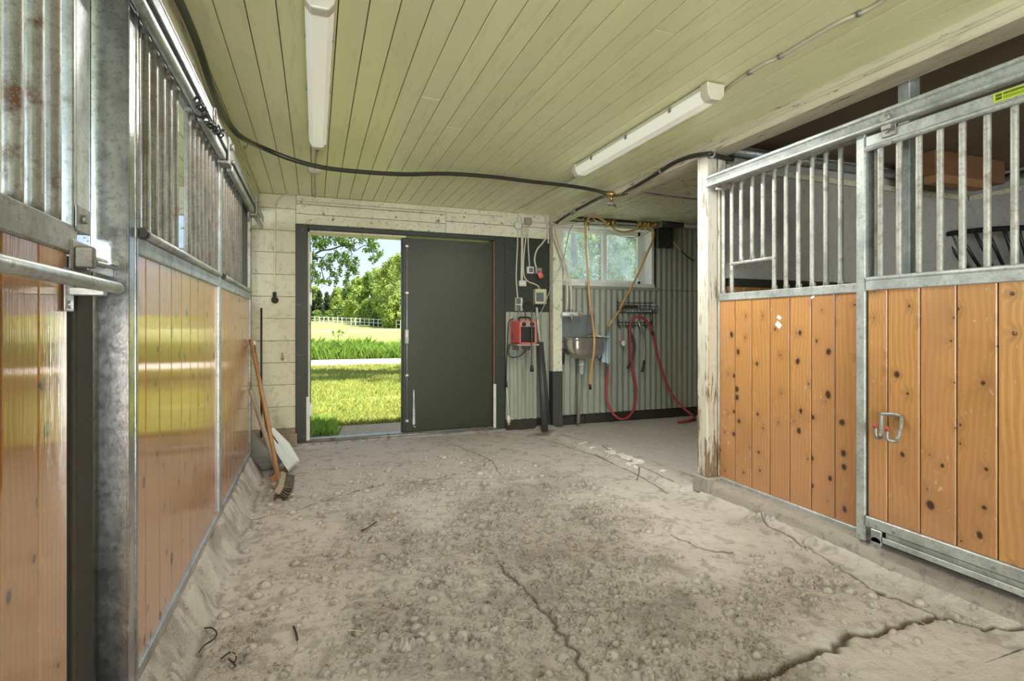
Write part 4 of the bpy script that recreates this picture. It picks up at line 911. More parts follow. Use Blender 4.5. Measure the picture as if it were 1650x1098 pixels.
# dark cords
cable('cord', 'thin dark cord stretched from the tap pipes down across the white post', [zpt(480, 262, 5.19), zpt(420, 300, 5.17), zpt(335, 362, 5.10), zpt(305, 440, 5.08), zpt(272, 610, 5.06), zpt(240, 700, 5.06), zpt(150, 910, 5.10), zpt(75, 1095, 5.2), zel(455, 1085, 5.25)], .0055, M['galv'], 'cord')
cable('cord', 'thin dark cord sagging across the window panes', [zpt(520, 280, 5.22), zpt(600, 345, 5.2), zpt(700, 418, 5.2), zpt(780, 445, 5.2), zpt(860, 455, 5.2), zpt(950, 440, 5.2), zpt(1020, 405, 5.2), zpt(1085, 368, 5.24)], .0045, M['cable'], 'cord')
cable('cord', 'pale cord hanging down from the dark roller by the green board', [zpt(1125, 330, 5.28), zpt(1165, 375, 5.28), zpt(1200, 450, 5.28), zpt(1240, 500, 5.28), zpt(1300, 570, 5.28)], .008, M['cable'], 'cord')
e1 = zpt(1410, 660, 5.28)
cable('cord', 'black elastic cord with a hook on the corrugated wall', [zpt(1300, 570, 5.28), zpt(1350, 615, 5.28), e1, e1+Vector((.02, 0, .02))], .007, M['rubber'], 'cord')
g0, g1 = zpt(1092, 362, 5.28), zpt(1224, 552, 5.28)
t = thing('board', 'dark olive board hanging on the corrugated wall beside the window', 'board', g0)
MB().box(g0.x, g1.x, 5.255, 5.30, g1.z, g0.z, .004).build('panel', M['green_dark'], t)
r0, r1 = zpt(1115, 330, 5.25), zpt(1310, 348, 5.25)
t = thing('roller_blind', 'dark rolled blind under the ceiling above the olive board', 'blind', r0)
MB().cyl((r0.x, 5.25, r0.z), (r1.x, 5.25, r0.z+.0), .042, 18).build('roll', M['pvc_grey'], t)
MB().cyl((r1.x, 5.25, r0.z), (5.1, 5.25, r0.z), .03, 14).build('tube', M['galv_pale'], t)['label'] = 'pale end tube'
MB().box(r0.x-.02, r0.x, 5.2, 5.33, r0.z-.05, r0.z+.06, .003).build('bracket', M['galv'], t)
cable('cord', 'twisted grey cord stretched below the wash bay ceiling', [onZ(1030, 309, 2.30), onZ(1075, 316, 2.30), onZ(1125, 322, 2.29), onZ(1180, 330, 2.28)], .008, M['galv'], 'cord')
# wire rack with grooming tools
k0, k1 = zlo(620, 35, BY-.04), zlo(877, 205, BY-.04)
t = thing('wire_rack', 'black wire wall rack with hooks holding grooming brushes', 'rack', ((k0.x+k1.x)/2, BY-.03, k1.z))
yb0, yf0 = BY-.035, BY-.14
zsh = zlo(700, 110, BY-.04).z; zbar = zlo(700, 182, BY-.04).z
mb = MB()
for z in (k0.z, zsh, zbar, k1.z): mb.cyl((k0.x, yb0, z), (k1.x, yb0, z), .0045, 6)
for x in (k0.x, k1.x): mb.cyl((x, yb0, k0.z+.02), (x, yb0, k1.z), .0045, 6)
mb.build('back_frame', M['black'], t)
mb = MB()
for z in (zsh, zsh+.075): mb.tube([(k0.x, yb0, z), (k0.x, yf0, z), (k1.x, yf0, z), (k1.x, yb0, z)], .004, 6)
for i in range(13): x = k0.x+(k1.x-k0.x)*i/12; mb.tube([(x, yb0, zsh), (x, yf0, zsh), (x, yf0, zsh+.075)], .0028, 6)
mb.build('basket', M['black'], t)
for i in range(6):
    x = k0.x+.02+(k1.x-k0.x-.04)*i/5; MB().tube(spline([(x, yb0, zbar+.03), (x, yb0-.004, k1.z-.015), (x, yb0-.03, k1.z-.028), (x, yb0-.05, k1.z-.005)]), .004, 6).build('hook', M['black'], t)
def brush(name, label, x0, x1, y, z, mat, bmat):
    b = thing(name, label, 'brush', ((x0+x1)/2, y, z), 'grooming brushes in the wire rack')
    MB().box(x0, x1, y-.03, y+.03, z+.022, z+.045, .012).build('back', mat, b)
    mb = MB(); n = 9
    for i in range(n):
        for j in range(3): x = x0+.012+(x1-x0-.024)*i/(n-1); yy = y-.022+.022*j; mb.cyl((x, yy, z), (x, yy, z+.024), .006, 6)
    mb.build('bristles', bmat, b)
brush('grooming_brush', 'brown backed brush lying in the wire rack', zlo(645, 80, 5.26).x, zlo(765, 80, 5.26).x, 5.27, zsh+.045, M['brown_wood'], M['bristle'])
brush('grooming_brush', 'brush with pale bristles lying in the wire rack', zlo(690, 90, 5.24).x, zlo(868, 90, 5.24).x, 5.245, zsh+.005, M['galv_rust'], M['white_metal'])
c = zlo(882, 66, 5.24)
def bag(a, b): th, ph = 2*math.pi*a, math.pi*b; n_ = 1+.35*noise.noise(Vector((math.cos(th)*2, math.sin(th)*2, ph*2))); return c+Vector((.032*n_*math.sin(ph)*math.cos(th), .03*n_*math.sin(ph)*math.sin(th), .034*n_*math.cos(ph)))
tag(MB().grid(bag, 20, 12).build('paper_ball', M['cloth']), 'crumpled pale paper on the end of the wire rack', 'paper')
w0, w1 = zlo(650, 208, 5.26), zlo(658, 335, 5.25)
t = thing('bath_brush', 'small round wooden brush hanging by its handle from the wire rack', 'brush', w0)
MB().tube(spline([w0, w0.lerp(w1, .3)+Vector((.004, 0, 0)), w0.lerp(w1, .7), w1]), [.010]*4+[.008]*8+[.007]*7 if False else .009, 8).build('handle', M['wood_grey'], t)
MB().lathe([(0, -.016), (.036, -.014), (.040, 0), (.036, .012), (0, .014)], w1, 20, 'y').build('head', M['wood_handle'], t)
MB().lathe([(0, -.012), (.033, -.012), (.033, 0), (0, 0)], w1+Vector((0, -.014, 0)), 20, 'y').build('bristles', M['shovel'], t)
def scraper(label, px, mat):
    pts = [zlo(x, y, Y) for x, y, Y in px]; t = thing('sweat_scraper', label, 'scraper', pts[0], 'sweat scrapers on the wire rack')
    sp = spline(pts, 6); n = len(sp); k = int(n*.78)
    MB().tube(sp[:k+1], .0155, 8, sx=.45).build('blade', mat, t); MB().tube(sp[k-1:], .015, 10).build('handle', M['rubber'], t)['label'] = 'black grip'
scraper('dark curved sweat scraper hanging behind the red hose', [(700, 235, 5.27), (728, 290, 5.25), (742, 350, 5.25), (738, 410, 5.25), (718, 465, 5.25), (692, 522, 5.25)], M['pvc_grey'])
scraper('bright curved metal sweat scraper with a black grip', [(772, 165, 5.26), (785, 205, 5.24), (808, 270, 5.23), (820, 350, 5.23), (818, 430, 5.23), (812, 490, 5.23), (800, 548, 5.23)], M['steel'])
# red hose
rh = [(545, 512, 5.2), (540, 600, 5.2), (538, 700, 5.2), (548, 780, 5.18), (572, 835, 5.15), (610, 880, 5.12), (650, 895, 5.1), (695, 880, 5.12), (735, 830, 5.16), (752, 760, 5.2), (757, 680, 5.2), (745, 600, 5.21), (725, 500, 5.21), (714, 400, 5.2), (710, 300, 5.19), (712, 210, 5.18), (725, 160, 5.17), (765, 140, 5.16), (810, 155, 5.17), (850, 195, 5.18), (880, 260, 5.2), (900, 360, 5.2), (925, 470, 5.2), (955, 560, 5.19), (985, 645, 5.17), (1030, 730, 5.13), (1090, 800, 5.07), (1140, 845, 5.0), (1178, 872, 4.93)]
pts = [zlo(*p) for p in rh]+[onZ(860+1188/4.575, 480+886/4.575, .032), onZ(860+1165/4.575, 480+902/4.575, .032), onZ(860+1110/4.575, 480+914/4.575, .032), onZ(860+1065/4.575, 480+919/4.575, .032)]
for p in pts: p.z = max(p.z, .034)
t = thing('red_hose', 'red rubber hose looped over the wire rack and trailing on the floor', 'hose', pts[0])
MB().tube(spline(pts, 6), .0135, 10).build('hose', M['red_hose'], t)
MB().tube([zlo(552, 215, 5.22), zlo(548, 300, 5.21), zlo(547, 420, 5.21), zlo(545, 525, 5.2)], .012, 10).build('connector', M['galv'], t)['label'] = 'grey connecting tube'
q = zlo(873, 250, 5.195); MB().cyl(q, zlo(881, 272, 5.2), .0155).build('tape', M['rubber'], t)['label'] = 'black tape wrap'
# ================================================================ electrical board
EG = 'sockets and boxes on the green board'
def ebox(name, label, px0, py0, px1, py1, dep, mat, cat='switch', face=None, inset=.22):
    a, b = zel(px0, py0, BY-.001), zel(px1, py1, BY-.001); t = thing(name, label, cat, ((a.x+b.x)/2, BY, b.z), EG)
    MB().box(a.x, b.x, BY-dep, BY-.001, b.z, a.z, .006).build('housing', mat, t)
    if face: ix, iz = (b.x-a.x)*inset, (a.z-b.z)*inset; MB().box(a.x+ix, b.x-ix, BY-dep-.008, BY-dep+.002, b.z+iz, a.z-iz, .003).build('cover', face, t)
    return t
c = zel(297, 240, BY-.01); t = thing('round_junction_box', 'round ivory junction box above the dark green door casing', 'junction box', c, EG)
MB().lathe([(.0, -.04), (.028, -.04), (.042, -.034), (.044, 0), (.0, 0)], c, 20, 'y').build('housing', M['plastic_white'], t)
ebox('junction_box', 'square grey junction box beside the round one', 352, 172, 412, 236, .04, M['wood_grey'], 'junction box')
t = ebox('double_socket', 'double ivory wall socket above the red heater', 270, 878, 330, 998, .045, M['plastic_white'], 'socket')
for y in (908, 968):
    q = zel(305, y, BY-.045); MB().box(q.x-.028, q.x+.024, BY-.052, BY-.044, q.z-.032, q.z+.032, .004).lathe([(0, -.004), (.017, -.004), (.019, 0), (0, 0)], q+Vector((0, -.007, 0)), 16, 'y').build('socket_cover', M['glass_grey'], t)
ebox('light_switch', 'ivory double light switch on the dark green board', 303, 726, 364, 780, .04, M['plastic_white'], 'switch', M['plastic_white'], .15)
ebox('light_switch', 'small switch with a grey cover next to the red plug socket', 373, 604, 432, 668, .04, M['plastic_white'], 'switch', M['glass_grey'], .2)
t = ebox('breaker_box', 'ivory breaker box with a dark window on the green board', 434, 803, 532, 937, .07, M['plastic_ivory'] if 'plastic_ivory' in M else M['plastic_white'], 'breaker box')
a, b = zel(460, 832, BY-.07), zel(530, 912, BY-.07); MB().box(a.x, b.x-.006, BY-.078, BY-.068, b.z, a.z, .004).build('window_flap', M['glass_grey'], t)
c = zel(478, 655, BY-.03); t = thing('power_socket', 'grey three phase wall socket with a red cap', 'socket', c, EG)
MB().box(c.x-.04, c.x+.04, BY-.06, BY-.001, c.z-.02, c.z+.05, .01).build('housing', M['galv'], t)
MB().cyl((c.x, BY-.05, c.z), (c.x+.006, BY-.10, c.z-.05), .026, 18).build('cap', M['red'], t)
def ec(label, pts, r=.0075, Y=BY-.012, mat=None): return cable('cable', label, [zel(x, y, Y) for x, y in pts], r, mat or M['cable'], group='cables on the green board')
ec('ivory cable from the round junction box down to the double socket', [(296, 268), (296, 400), (288, 560), (284, 700), (290, 800), (297, 880)])
ec('ivory cable going down to the double light switch, the one on the door side', [(322, 160), (330, 200), (332, 400), (330, 560), (328, 726)])
ec('ivory cable going down to the double light switch, the one on the post side', [(345, 220), (342, 400), (338, 560), (338, 726)])
ec('ivory cable curving from the square junction box to the breaker box', [(366, 236), (370, 330), (357, 450), (348, 600), (356, 690), (390, 735), (440, 755), (478, 775), (490, 803)])
ec('ivory cable from the square junction box to the small grey switch', [(388, 236), (388, 330), (392, 450), (402, 604)])
ec('thick ivory cable bending from the ceiling to the red capped socket', [(548, 112), (555, 200), (557, 320), (520, 390), (470, 450), (447, 530), (455, 590), (468, 625)], .010)
ec('short ivory pipe end hanging beside the ceiling corner', [(532, 110), (545, 190), (565, 280), (568, 400)], .008, BY-.03)
ec('ivory cable along the white planks above the green board', [(296, 212), (300, 140), (330, 128), (420, 140), (580, 150)], .007)
ec('ivory cable from the square junction box towards the white post', [(410, 200), (480, 212), (580, 222), (640, 222)], .0065)
ec('thin cable stub beside the ceiling corner', [(498, 108), (500, 150)], .010)
# red heater on its little shelf
hx0, hx1, hy0, hy1, hz0, hz1 = 1.955, 2.135, 5.03, 5.315, .932, 1.172
t = thing('fan_heater', 'red fan heater with a black grille on a small wall shelf', 'heater', ((hx0+hx1)/2, (hy0+hy1)/2, hz0))
MB().box(hx0, hx1, hy0+.02, hy1, hz0, hz1, .012).build('housing', M['red'], t)
fr = MB(); fr.box(hx0, hx0+.012, hy0, hy0+.025, hz0, hz1, .003).box(hx1-.012, hx1, hy0, hy0+.025, hz0, hz1, .003).box(hx0, hx1, hy0, hy0+.025, hz0, hz0+.014, .003).box(hx0, hx1, hy0, hy0+.025, hz1-.012, hz1, .003)
fr.build('front_frame', M['red'], t)
MB().box(hx0+.012, hx1-.012, hy0+.008, hy0+.022, hz1-.065, hz1-.012, .003).build('control_panel', M['wood_grey'], t)
for x in (hx0+.045, hx1-.045): MB().lathe([(0, -.018), (.018, -.018), (.021, 0), (0, 0)], (x, hy0+.008, hz1-.038), 16, 'y').build('knob', M['black'], t)
mb = MB().box(hx0+.012, hx1-.012, hy0+.016, hy0+.022, hz0+.014, hz1-.065)
mb.build('grille_back', M['black'], t)
mb = MB()
for i in range(9): x = hx0+.02+i*(hx1-hx0-.04)/8; mb.cyl((x, hy0+.011, hz0+.014), (x, hy0+.011, hz1-.065), .002, 5)
for i in range(7): z = hz0+.025+i*.024; mb.cyl((hx0+.012, hy0+.009, z), (hx1-.012, hy0+.009, z), .002, 5)
mb.build('grille', M['pvc_grey'], t)
MB().tube(spline([(hx0+.03, 5.13, hz1), (hx0+.035, 5.13, hz1+.03), (hx1-.035, 5.13, hz1+.03), (hx1-.03, 5.13, hz1)]), .009, 8).build('handle', M['black'], t)
mb = MB()
for i in range(5): mb.box(hx0-.001, hx0+.002, 5.21, 5.27, hz0+.04+i*.016, hz0+.046+i*.016)
mb.build('side_vent', M['black'], t)
t = thing('wall_shelf', 'small weathered shelf carrying the red heater', 'shelf', ((hx0+hx1)/2, 5.2, .91))
MB().box(hx0-.03, hx1+.03, 5.02, 5.335, .912, .931, .004).build('board', M['wood_grey'], t)
for a in (hx0+.02, hx1-.035): MB().box(a, a+.015, 5.10, 5.335, .86, .912, .003).build('bracket', M['galv'], t)
def zhe(x, y, Y): return onY(780+x/4.575, 480+y/4.575, Y)
t = cable('heater_cable', 'black heater cord drooping under the shelf with a pale plug below', [zhe(215, 155, 5.30), zhe(185, 175, 5.30), zhe(178, 240, 5.31), zhe(170, 400, 5.32), zhe(165, 520, 5.32), zhe(163, 640, 5.32)], .0055, M['rubber'], 'cord')
MB().tube([zhe(163, 620, 5.31), zhe(165, 660, 5.31)], .013, 10).build('joint', M['rubber'], t)
MB().tube(spline([zhe(166, 655, 5.315), zhe(172, 740, 5.315), zhe(178, 820, 5.315), zhe(181, 870, 5.315)]), .008, 8).build('pale_lead', M['cable'], t)
MB().tube([zhe(180, 868, 5.31), zhe(181, 885, 5.31), zhe(182, 920, 5.31)], [.010, .020, .022], 12).cyl(zhe(178, 918, 5.305), zhe(178, 938, 5.305), .004).cyl(zhe(186, 918, 5.305), zhe(186, 938, 5.305), .004).build('plug', M['plastic_white'], t)
cable('heater_cable', 'black loop of cord hanging under the heater shelf', [zhe(185, 340, 5.31), zhe(178, 400, 5.30), zhe(195, 435, 5.29), zhe(235, 440, 5.28), zhe(285, 415, 5.28), zhe(312, 372, 5.29)], .005, M['rubber'], 'cord')
t = cable('heater_cable', 'grey cord looping in front of the heater down to a small black plug', [zhe(310, 150, 5.10), zhe(300, 110, 5.15), zhe(285, 70, 5.26), zhe(300, 30, 5.29), zhe(335, 45, 5.2), zhe(350, 110, 5.06), zhe(350, 200, 4.99), zhe(352, 300, 4.99), zhe(350, 380, 5.0), zhe(350, 500, 5.02)], .0055, M['pvc_grey'], 'cord')
MB().tube([zhe(350, 498, 5.02), zhe(351, 515, 5.02), zhe(353, 545, 5.02)], [.009, .018, .020], 12).build('plug', M['rubber'], t)
cable('cord', 'looped dark cable at the double socket beside the breaker box', [zel(345, 960, 5.30), zel(345, 925, 5.28), zel(375, 902, 5.27), zel(415, 915, 5.27), zel(437, 960, 5.28), zel(420, 1000, 5.29)], .005, M['pvc_grey'], 'cord')
# leaning grey pipe
pa, pb = zhe(448, 985, 5.10), zhe(413, 330, 5.27)
t = thing('drain_pipe', 'dark grey plastic pipe leaning in the corner by the white post', 'pipe', pa)
MB().tube([pa, pb], .036, 18).build('pipe', M['pvc_grey'], t)
MB().tube([pb, zhe(400, 230, 5.28), zhe(388, 72, 5.29)], .012, 10).build('riser', M['cable'], t)['label'] = 'thin ivory tube coming out of the top'
MB().cyl(pa+Vector((0, 0, .0)), pa+Vector((.004, 0, -.06)), .008).build('stub', M['brass'], t)
p2a, p2b = onY(886, 690, 5.30), onY(873, 552, 5.315)
tag(MB().tube([p2a, p2b], .017, 12).build('drain_pipe', M['pvc_grey']), 'thinner grey pipe behind the leaning dark pipe', 'pipe')
# ================================================================ tool corner
def ztl(x, y): return (380+x/3.23, 480+y/3.23)
def zt2(x, y): return (395+x/4.067, 540+y/4.067)
bh = onZ(*zt2(245, 1000), .03)
top_ = onX(*zt2(36, 30), -.445)
t = thing('broom', 'stable broom with a long brown wooden handle in the tool corner', 'broom', bh)
ex = (onZ(*zt2(262, 925), .045)-onZ(*zt2(243, 1035), .045)).normalized(); ez = Vector((-.86, -.1, .5)); ez = (ez-ex*ez.dot(ex)).normalized(); ey = ez.cross(ex)
cen = onZ(*zt2(250, 975), .062)
rot = Matrix.Translation(cen) @ Matrix((ex, ey, ez)).transposed().to_4x4()
hb = rot @ Vector((0, 0, .03))
MB().tube([hb, hb.lerp(top_, .5)+Vector((.006, 0, 0)), top_], [.0145, .014, .013], 12).build('handle', M['wood_handle'], t)
MB().box(-.17, .17, -.03, .03, .0, .04, .006, rot).build('head', M['wood_grey'], t)
mb = MB(); rr = random.Random(2)
for i in range(26):
    for j in range(5):
        p = Vector((-.16+.32*i/25, -.022+.011*j, .003)); q = p+Vector((rr.uniform(-.012, .012), (j-2)*.008, -.058)); q = rot @ q; q.z = max(q.z, .004); mb.cyl(rot @ p, q, .0042, 5, .006)
mb.build('bristles', M['bristle'], t)
s0, s1 = onZ(*zt2(200, 930), .04), onX(*zt2(36, 362), -.44)
t = thing('scraper_broom', 'broom with a grey shaft and small wooden head behind the brown handled broom', 'broom', s0)
hd = onZ(*zt2(212, 905), .04); MB().tube([hd, hd.lerp(s1, .5), s1], [.017, .0165, .016], 12).build('handle', M['wood_grey'], t)
e0, e1 = onZ(*zt2(186, 945), .026), onZ(*zt2(270, 885), .026)
MB().tube([e0, e1], .024, 14).build('head', M['wood_handle'], t)
# white shovel, seen nearly edge on
k0 = onX(*zt2(52, 60), -.44); bt = onZ(*zt2(312, 868), .045)
jn = onY(*zt2(150, 630), k0.y*.4+bt.y*.6)
t = thing('shovel', 'white plastic shovel leaning in the corner behind the brooms', 'shovel', bt)
axis = (bt-jn).normalized(); Lb = (bt-jn).length; vd = Vector((-.07, 1, -.08)); s1_ = (vd-axis*vd.dot(axis)).normalized(); s2_ = axis.cross(s1_)
if s2_.x < 0: s2_ = -s2_
side = (s1_*.955+s2_*.30).normalized(); nrm = side.cross(axis).normalized()
if nrm.z < 0: nrm = -nrm
def blade(a, b):
    w = (.045+.105*min(1, b*2.0)); x = (a-.5)*2
    return jn+axis*(Lb*b)+side*(w*x)+nrm*(.03*(abs(x)**3)*(1-.4*b)+.012*math.exp(-(x/.12)**2)*(1-b))
MB().grid(blade, 20, 14).build('blade', M['shovel'], t, solid=.006)
MB().tube([jn+axis*.12, jn, k0], [.013, .015, .013], 12).build('handle', M['brown_wood'], t)
MB().tube([k0+Vector((-.0, -.05, .0)), k0+Vector((0, -.02, .006)), k0+Vector((0, .02, .006)), k0+Vector((0, .05, 0))], [.012, .02, .02, .012], 12).build('grip', M['shovel'], t)['label'] = 'white grip knob'
# worn rubber tub, its side towards the boards bent up
ct = onZ(*zt2(148, 862), .0); ct = Vector((ct.x-.03, ct.y+.06, 0))
def tub(a, b):
    th = 2*math.pi*a; up = max(0, math.cos(th-math.pi*.93))**1.6; hgt = .055+.23*up
    prof = [(.55, .004), (.92, .004), (1.0, .03), (1.03+.05*up, hgt), (.99+.05*up, hgt+.014), (.94+.03*up, hgt), (.88, .03), (.5, .022), (.0, .022)]
    f = b*(len(prof)-1); i = min(int(f), len(prof)-2); f -= i
    r = prof[i][0]*(1-f)+prof[i+1][0]*f; z = prof[i][1]*(1-f)+prof[i+1][1]*f
    return (ct.x+r*.135*math.cos(th)*(1+.05*math.sin(3*th)), ct.y+r*.21*math.sin(th), z)
t = thing('feed_tub', 'worn grey rubber tub bent up against the boards behind the brooms', 'tub', ct)
MB().grid(tub, 48, 32).build('tub', M['tub'], t)
rd = [onY(422, y, 5.31) for y in (492, 560, 640, 745)]; rd[0].x = rd[-1].x = onY(421, 600, 5.31).x
tag(MB().tube([Vector((rd[0].x, 5.315, 1.28)), Vector((rd[0].x, 5.315, .10))], .0085, 8).build('conduit', M['rubber']), 'black rod standing against the cream block wall in the tool corner', 'rod')
# round socket on the block wall
q = onY(443, 484, BY-.001); t = thing('wall_socket', 'dark round wall socket on the cream block wall', 'socket', q)
MB().lathe([(0, -.035), (.024, -.035), (.03, -.028), (.031, 0), (0, 0)], q, 18, 'y').build('housing', M['black_wood'], t)
MB().box(q.x-.018, q.x+.014, BY-.03, BY-.001, q.z+.02, q.z+.075, .004).build('cable_entry', M['black_wood'], t)
cable('cable', 'painted cable on the cream block wall above the dark round socket', [q+Vector((-.005, -.006, .06)), onY(443, 420, BY-.008), onY(443, 345, BY-.008), onY(447, 325, BY-.008), onY(458, 315, BY-.008), onY(478, 314, BY-.008)], .008, M['block'])
# debris on the floor
rr = random.Random(12); mb = MB()
def straw(x, y, L, a, r=.0012, bend=.2, z=.014):
    pts = [Vector((x+math.cos(a+bend*i)*L*i/3, y+math.sin(a+bend*i)*L*i/3, z+.004*math.sin(i))) for i in range(4)]; mb.tube(spline(pts, 3), r, 4, False)
for i in range(90): straw(rr.uniform(-.3, 2.4), rr.uniform(1.25, 4.6), rr.uniform(.015, .09), rr.uniform(0, 6.28), rr.uniform(.0007, .0015), rr.uniform(-.5, .5))
for u, v in ((1245, 905), (1395, 995), (1330, 960), (1425, 1070), (905, 690)): q = onZ(u, v, .012); straw(q.x, q.y, .12, rr.uniform(1.8, 2.6), .0014)
stuff(mb.build('straw_litter', M['straw'] if 'straw' in M else M['wood_grey']), 'loose straw stalks scattered over the concrete floor', 'straw')
def twig(label, pix, r):
    tag(MB().tube(spline([onZ(u, v, .014) for u, v in pix], 5), r, 6).build('twig', M['black_wood']), label, 'twig', 'twigs on the floor')
twig('curled dark twig near the bottom rail of the long stall front', [(324, 1014), (340, 1012), (349, 1020), (345, 1030), (330, 1040), (320, 1052)], .0028)
twig('tangled dark twig below the curled one on the floor', [(356, 1062), (370, 1052), (380, 1056), (378, 1068), (368, 1062), (380, 1074)], .0025)
twig('short straight dark twig in the middle of the lumpy concrete', [(473, 1010), (477, 1020), (479, 1032)], .004)
twig('thin dark twig lying by the long crack', [(582, 856), (594, 850), (607, 841)], .003)
# ================================================================ outside
def ground_z(y): return -.05 if y < 30 else -.05+(y-30)*.031
def m_grass():
    t = NT('lawn'); n1 = t.noise(.5, None, 5); n2 = t.noise(9, None, 4, .65); n3 = t.noise(70, None, 3, .6)
    c = t.mix(n2, (.27, .33, .07), (.40, .43, .12)); c = t.mix(t.ramp(n1, 0.0, .7, .5, .72), c, (.50, .43, .16)); c = t.mix(t.math('MULTIPLY', n3, .5), c, (.10, .16, .02))
    t.bsdf(c, .9, 0, t.bump(n3, .03, .8)); return t.m
M['lawn'] = m_grass()
def m_leaf(name, c, c2):
    t = NT(name); r = t.rnd(); col = t.mix(r, c, c2)
    d = t.n('ShaderNodeBsdfDiffuse'); t.set(d.inputs[0], col); tr = t.n('ShaderNodeBsdfTranslucent'); t.set(tr.inputs[0], col)
    m = t.n('ShaderNodeMixShader'); m.inputs[0].default_value = .4; t.t.links.new(d.outputs[0], m.inputs[1]); t.t.links.new(tr.outputs[0], m.inputs[2]); t.t.links.new(m.outputs[0], t.out.inputs[0]); return t.m
M['blade'] = m_leaf('grass_blades', (.30, .38, .07), (.50, .51, .17))
M['tall'] = m_leaf('tall_grass_leaves', (.16, .32, .05), (.32, .46, .10))
M['leaf_light'] = m_leaf('light_leaves', (.28, .38, .085), (.46, .54, .17))
M['leaf_mid'] = m_leaf('mid_leaves', (.15, .25, .06), (.30, .40, .11))
M['leaf_dark'] = m_leaf('spruce_needles', (.05, .075, .035), (.10, .12, .06))
M['leaf_birch'] = m_leaf('birch_leaves', (.06, .12, .025), (.17, .27, .06))
M['bark'] = plain('bark', (.10, .085, .07), .9, 0, .4, 8, .4)
M['white_paint'] = plain('white_fence_paint', (.80, .80, .76), .6, 0, .05, 6)
def fastmesh(name, tri, mat, rnd=None, parent=None):
    # tri: (n,k,3) polygons with k corners
    n, k, _ = tri.shape; me = bpy.data.meshes.new(name)
    me.vertices.add(n*k); me.vertices.foreach_set('co', tri.reshape(-1).astype(np.float32))
    me.loops.add(n*k); me.loops.foreach_set('vertex_index', np.arange(n*k, dtype=np.int32))
    me.polygons.add(n); me.polygons.foreach_set('loop_start', np.arange(0, n*k, k, dtype=np.int32)); me.update()
    a = me.attributes.new('rnd', 'FLOAT', 'FACE'); a.data.foreach_set('value', (rng.random(n) if rnd is None else rnd).astype(np.float32))
    me.validate(); me.materials.append(mat); o = bpy.data.objects.new(name, me); COL.objects.link(o)
    if parent is not None: put(o, parent)
    return o
def leaves(c, size, aspect=.6, droop=0.0):
    n = len(c); d1 = rng.normal(size=(n, 3)); d1[:, 2] -= droop; d1 /= np.linalg.norm(d1, axis=1)[:, None]
    d2 = np.cross(d1, rng.normal(size=(n, 3))); d2 /= np.linalg.norm(d2, axis=1)[:, None]
    s = (size*rng.uniform(.6, 1.3, n))[:, None]; w = s*aspect
    return np.stack([c-d1*s, c+d2*w*.9-d1*s*.1, c+d1*s, c-d2*w*.9-d1*s*.1], 1)
def blades(x, y, z, h, w):
    n = len(x); a = rng.uniform(0, 6.28, n); lean = rng.normal(0, .45, (n, 2))*h[:, None]; b = np.stack([x, y, z], 1)
    dx = np.stack([np.cos(a)*w, np.sin(a)*w, np.zeros(n)], 1); tip = b+np.stack([lean[:, 0], lean[:, 1], h], 1)
    mid = b+np.stack([lean[:, 0]*.35, lean[:, 1]*.35, h*.6], 1)
    return np.stack([b-dx, b+dx, mid+dx*.7, tip, mid-dx*.7], 1)
def gplane(x0, x1, ys): 
    mb = MB()
    for a, b in zip(ys[:-1], ys[1:]): mb.quad((x0, a, ground_z(a)), (x1, a, ground_z(a)), (x1, b, ground_z(b)), (x0, b, ground_z(b)))
    return mb
struct('lawn', gplane(-60, 80, [6.6, 15.9]), M['lawn'], 'mown sunny lawn outside the open door', 'lawn')
struct('ground_outside', gplane(-60, 80, [5.55, 6.6]).box(-40, 40, -40, 5.5, -.12, -.08), M['soil'], 'bare gravel strip along the foot of the stable wall', 'ground')
struct('path', MB().box(-60, 80, 15.9, 19.2, -.12, -.045), M['gravel'], 'pale gravel track crossing behind the lawn', 'path')
struct('meadow', gplane(-120, 160, [19.2, 24, 30, 60, 100, 140]), M['lawn'], 'yellow green paddock behind the gravel track', 'field')
n = 52000
y = 6.5+9.6*rng.random(n)**1.5; x = -.6+rng.random(n)*(2.2+.25*(y-6))
keep = ~((rng.random(n) < .75) & (np.hypot((x-.9)/.55, (y-8.6)/.35) < 1))
x, y = x[keep], y[keep]; n = len(x)
stuff(fastmesh('grass', blades(x, y, np.full(n, -.05), rng.uniform(.025, .075, n)*(1+.02*y), rng.uniform(.002, .0045, n)*(1+.06*y)), M['blade']), 'short sunny grass blades of the lawn', 'grass')
n = 2600; x = rng.uniform(-.5, .22, n)-.0; y = rng.uniform(5.75, 6.7, n); 
stuff(fastmesh('grass', blades(x, y, np.full(n, -.05), rng.uniform(.05, .16, n), rng.uniform(.003, .006, n)), M['tall']), 'longer dark grass tuft by the open door leaf', 'grass')
n = 16000; y = rng.uniform(19.1, 21.2, n); x = rng.uniform(-2, 6.5, n)
stuff(fastmesh('tall_grass', blades(x, y, np.full(n, -.05), rng.uniform(.25, .85, n)*(.6+.5*vnoise(x, y, 1.3, 3)), rng.uniform(.008, .022, n)), M['tall']), 'dense tall green grass along the far side of the gravel track', 'grass')
def weed(label, x, y, h):
    t = thing('weed', label, 'plant', (x, y, -.05), 'leafy weeds by the gravel track')
    MB().tube(spline([(x, y, -.05), (x+.03, y, h*.5), (x+.08, y, h)]), .012, 6).build('stem', M['leaf_dark'], t)
    k = 60; zz = rng.uniform(.25*h, h, k); c = np.stack([x+.06*zz/h+rng.normal(0, .13, k), y+rng.normal(0, .13, k), zz], 1); fastmesh('leaves', leaves(c, .085, .5), M['tall'], None, t)
q = onY(543, 545, 19.8); weed('tall leafy weed sticking out above the grass by the track', q.x, 19.8, .98)
q = onY(515, 560, 19.6); weed('broad leafy weed beside the open door leaf end of the track', q.x, 19.6, .62)
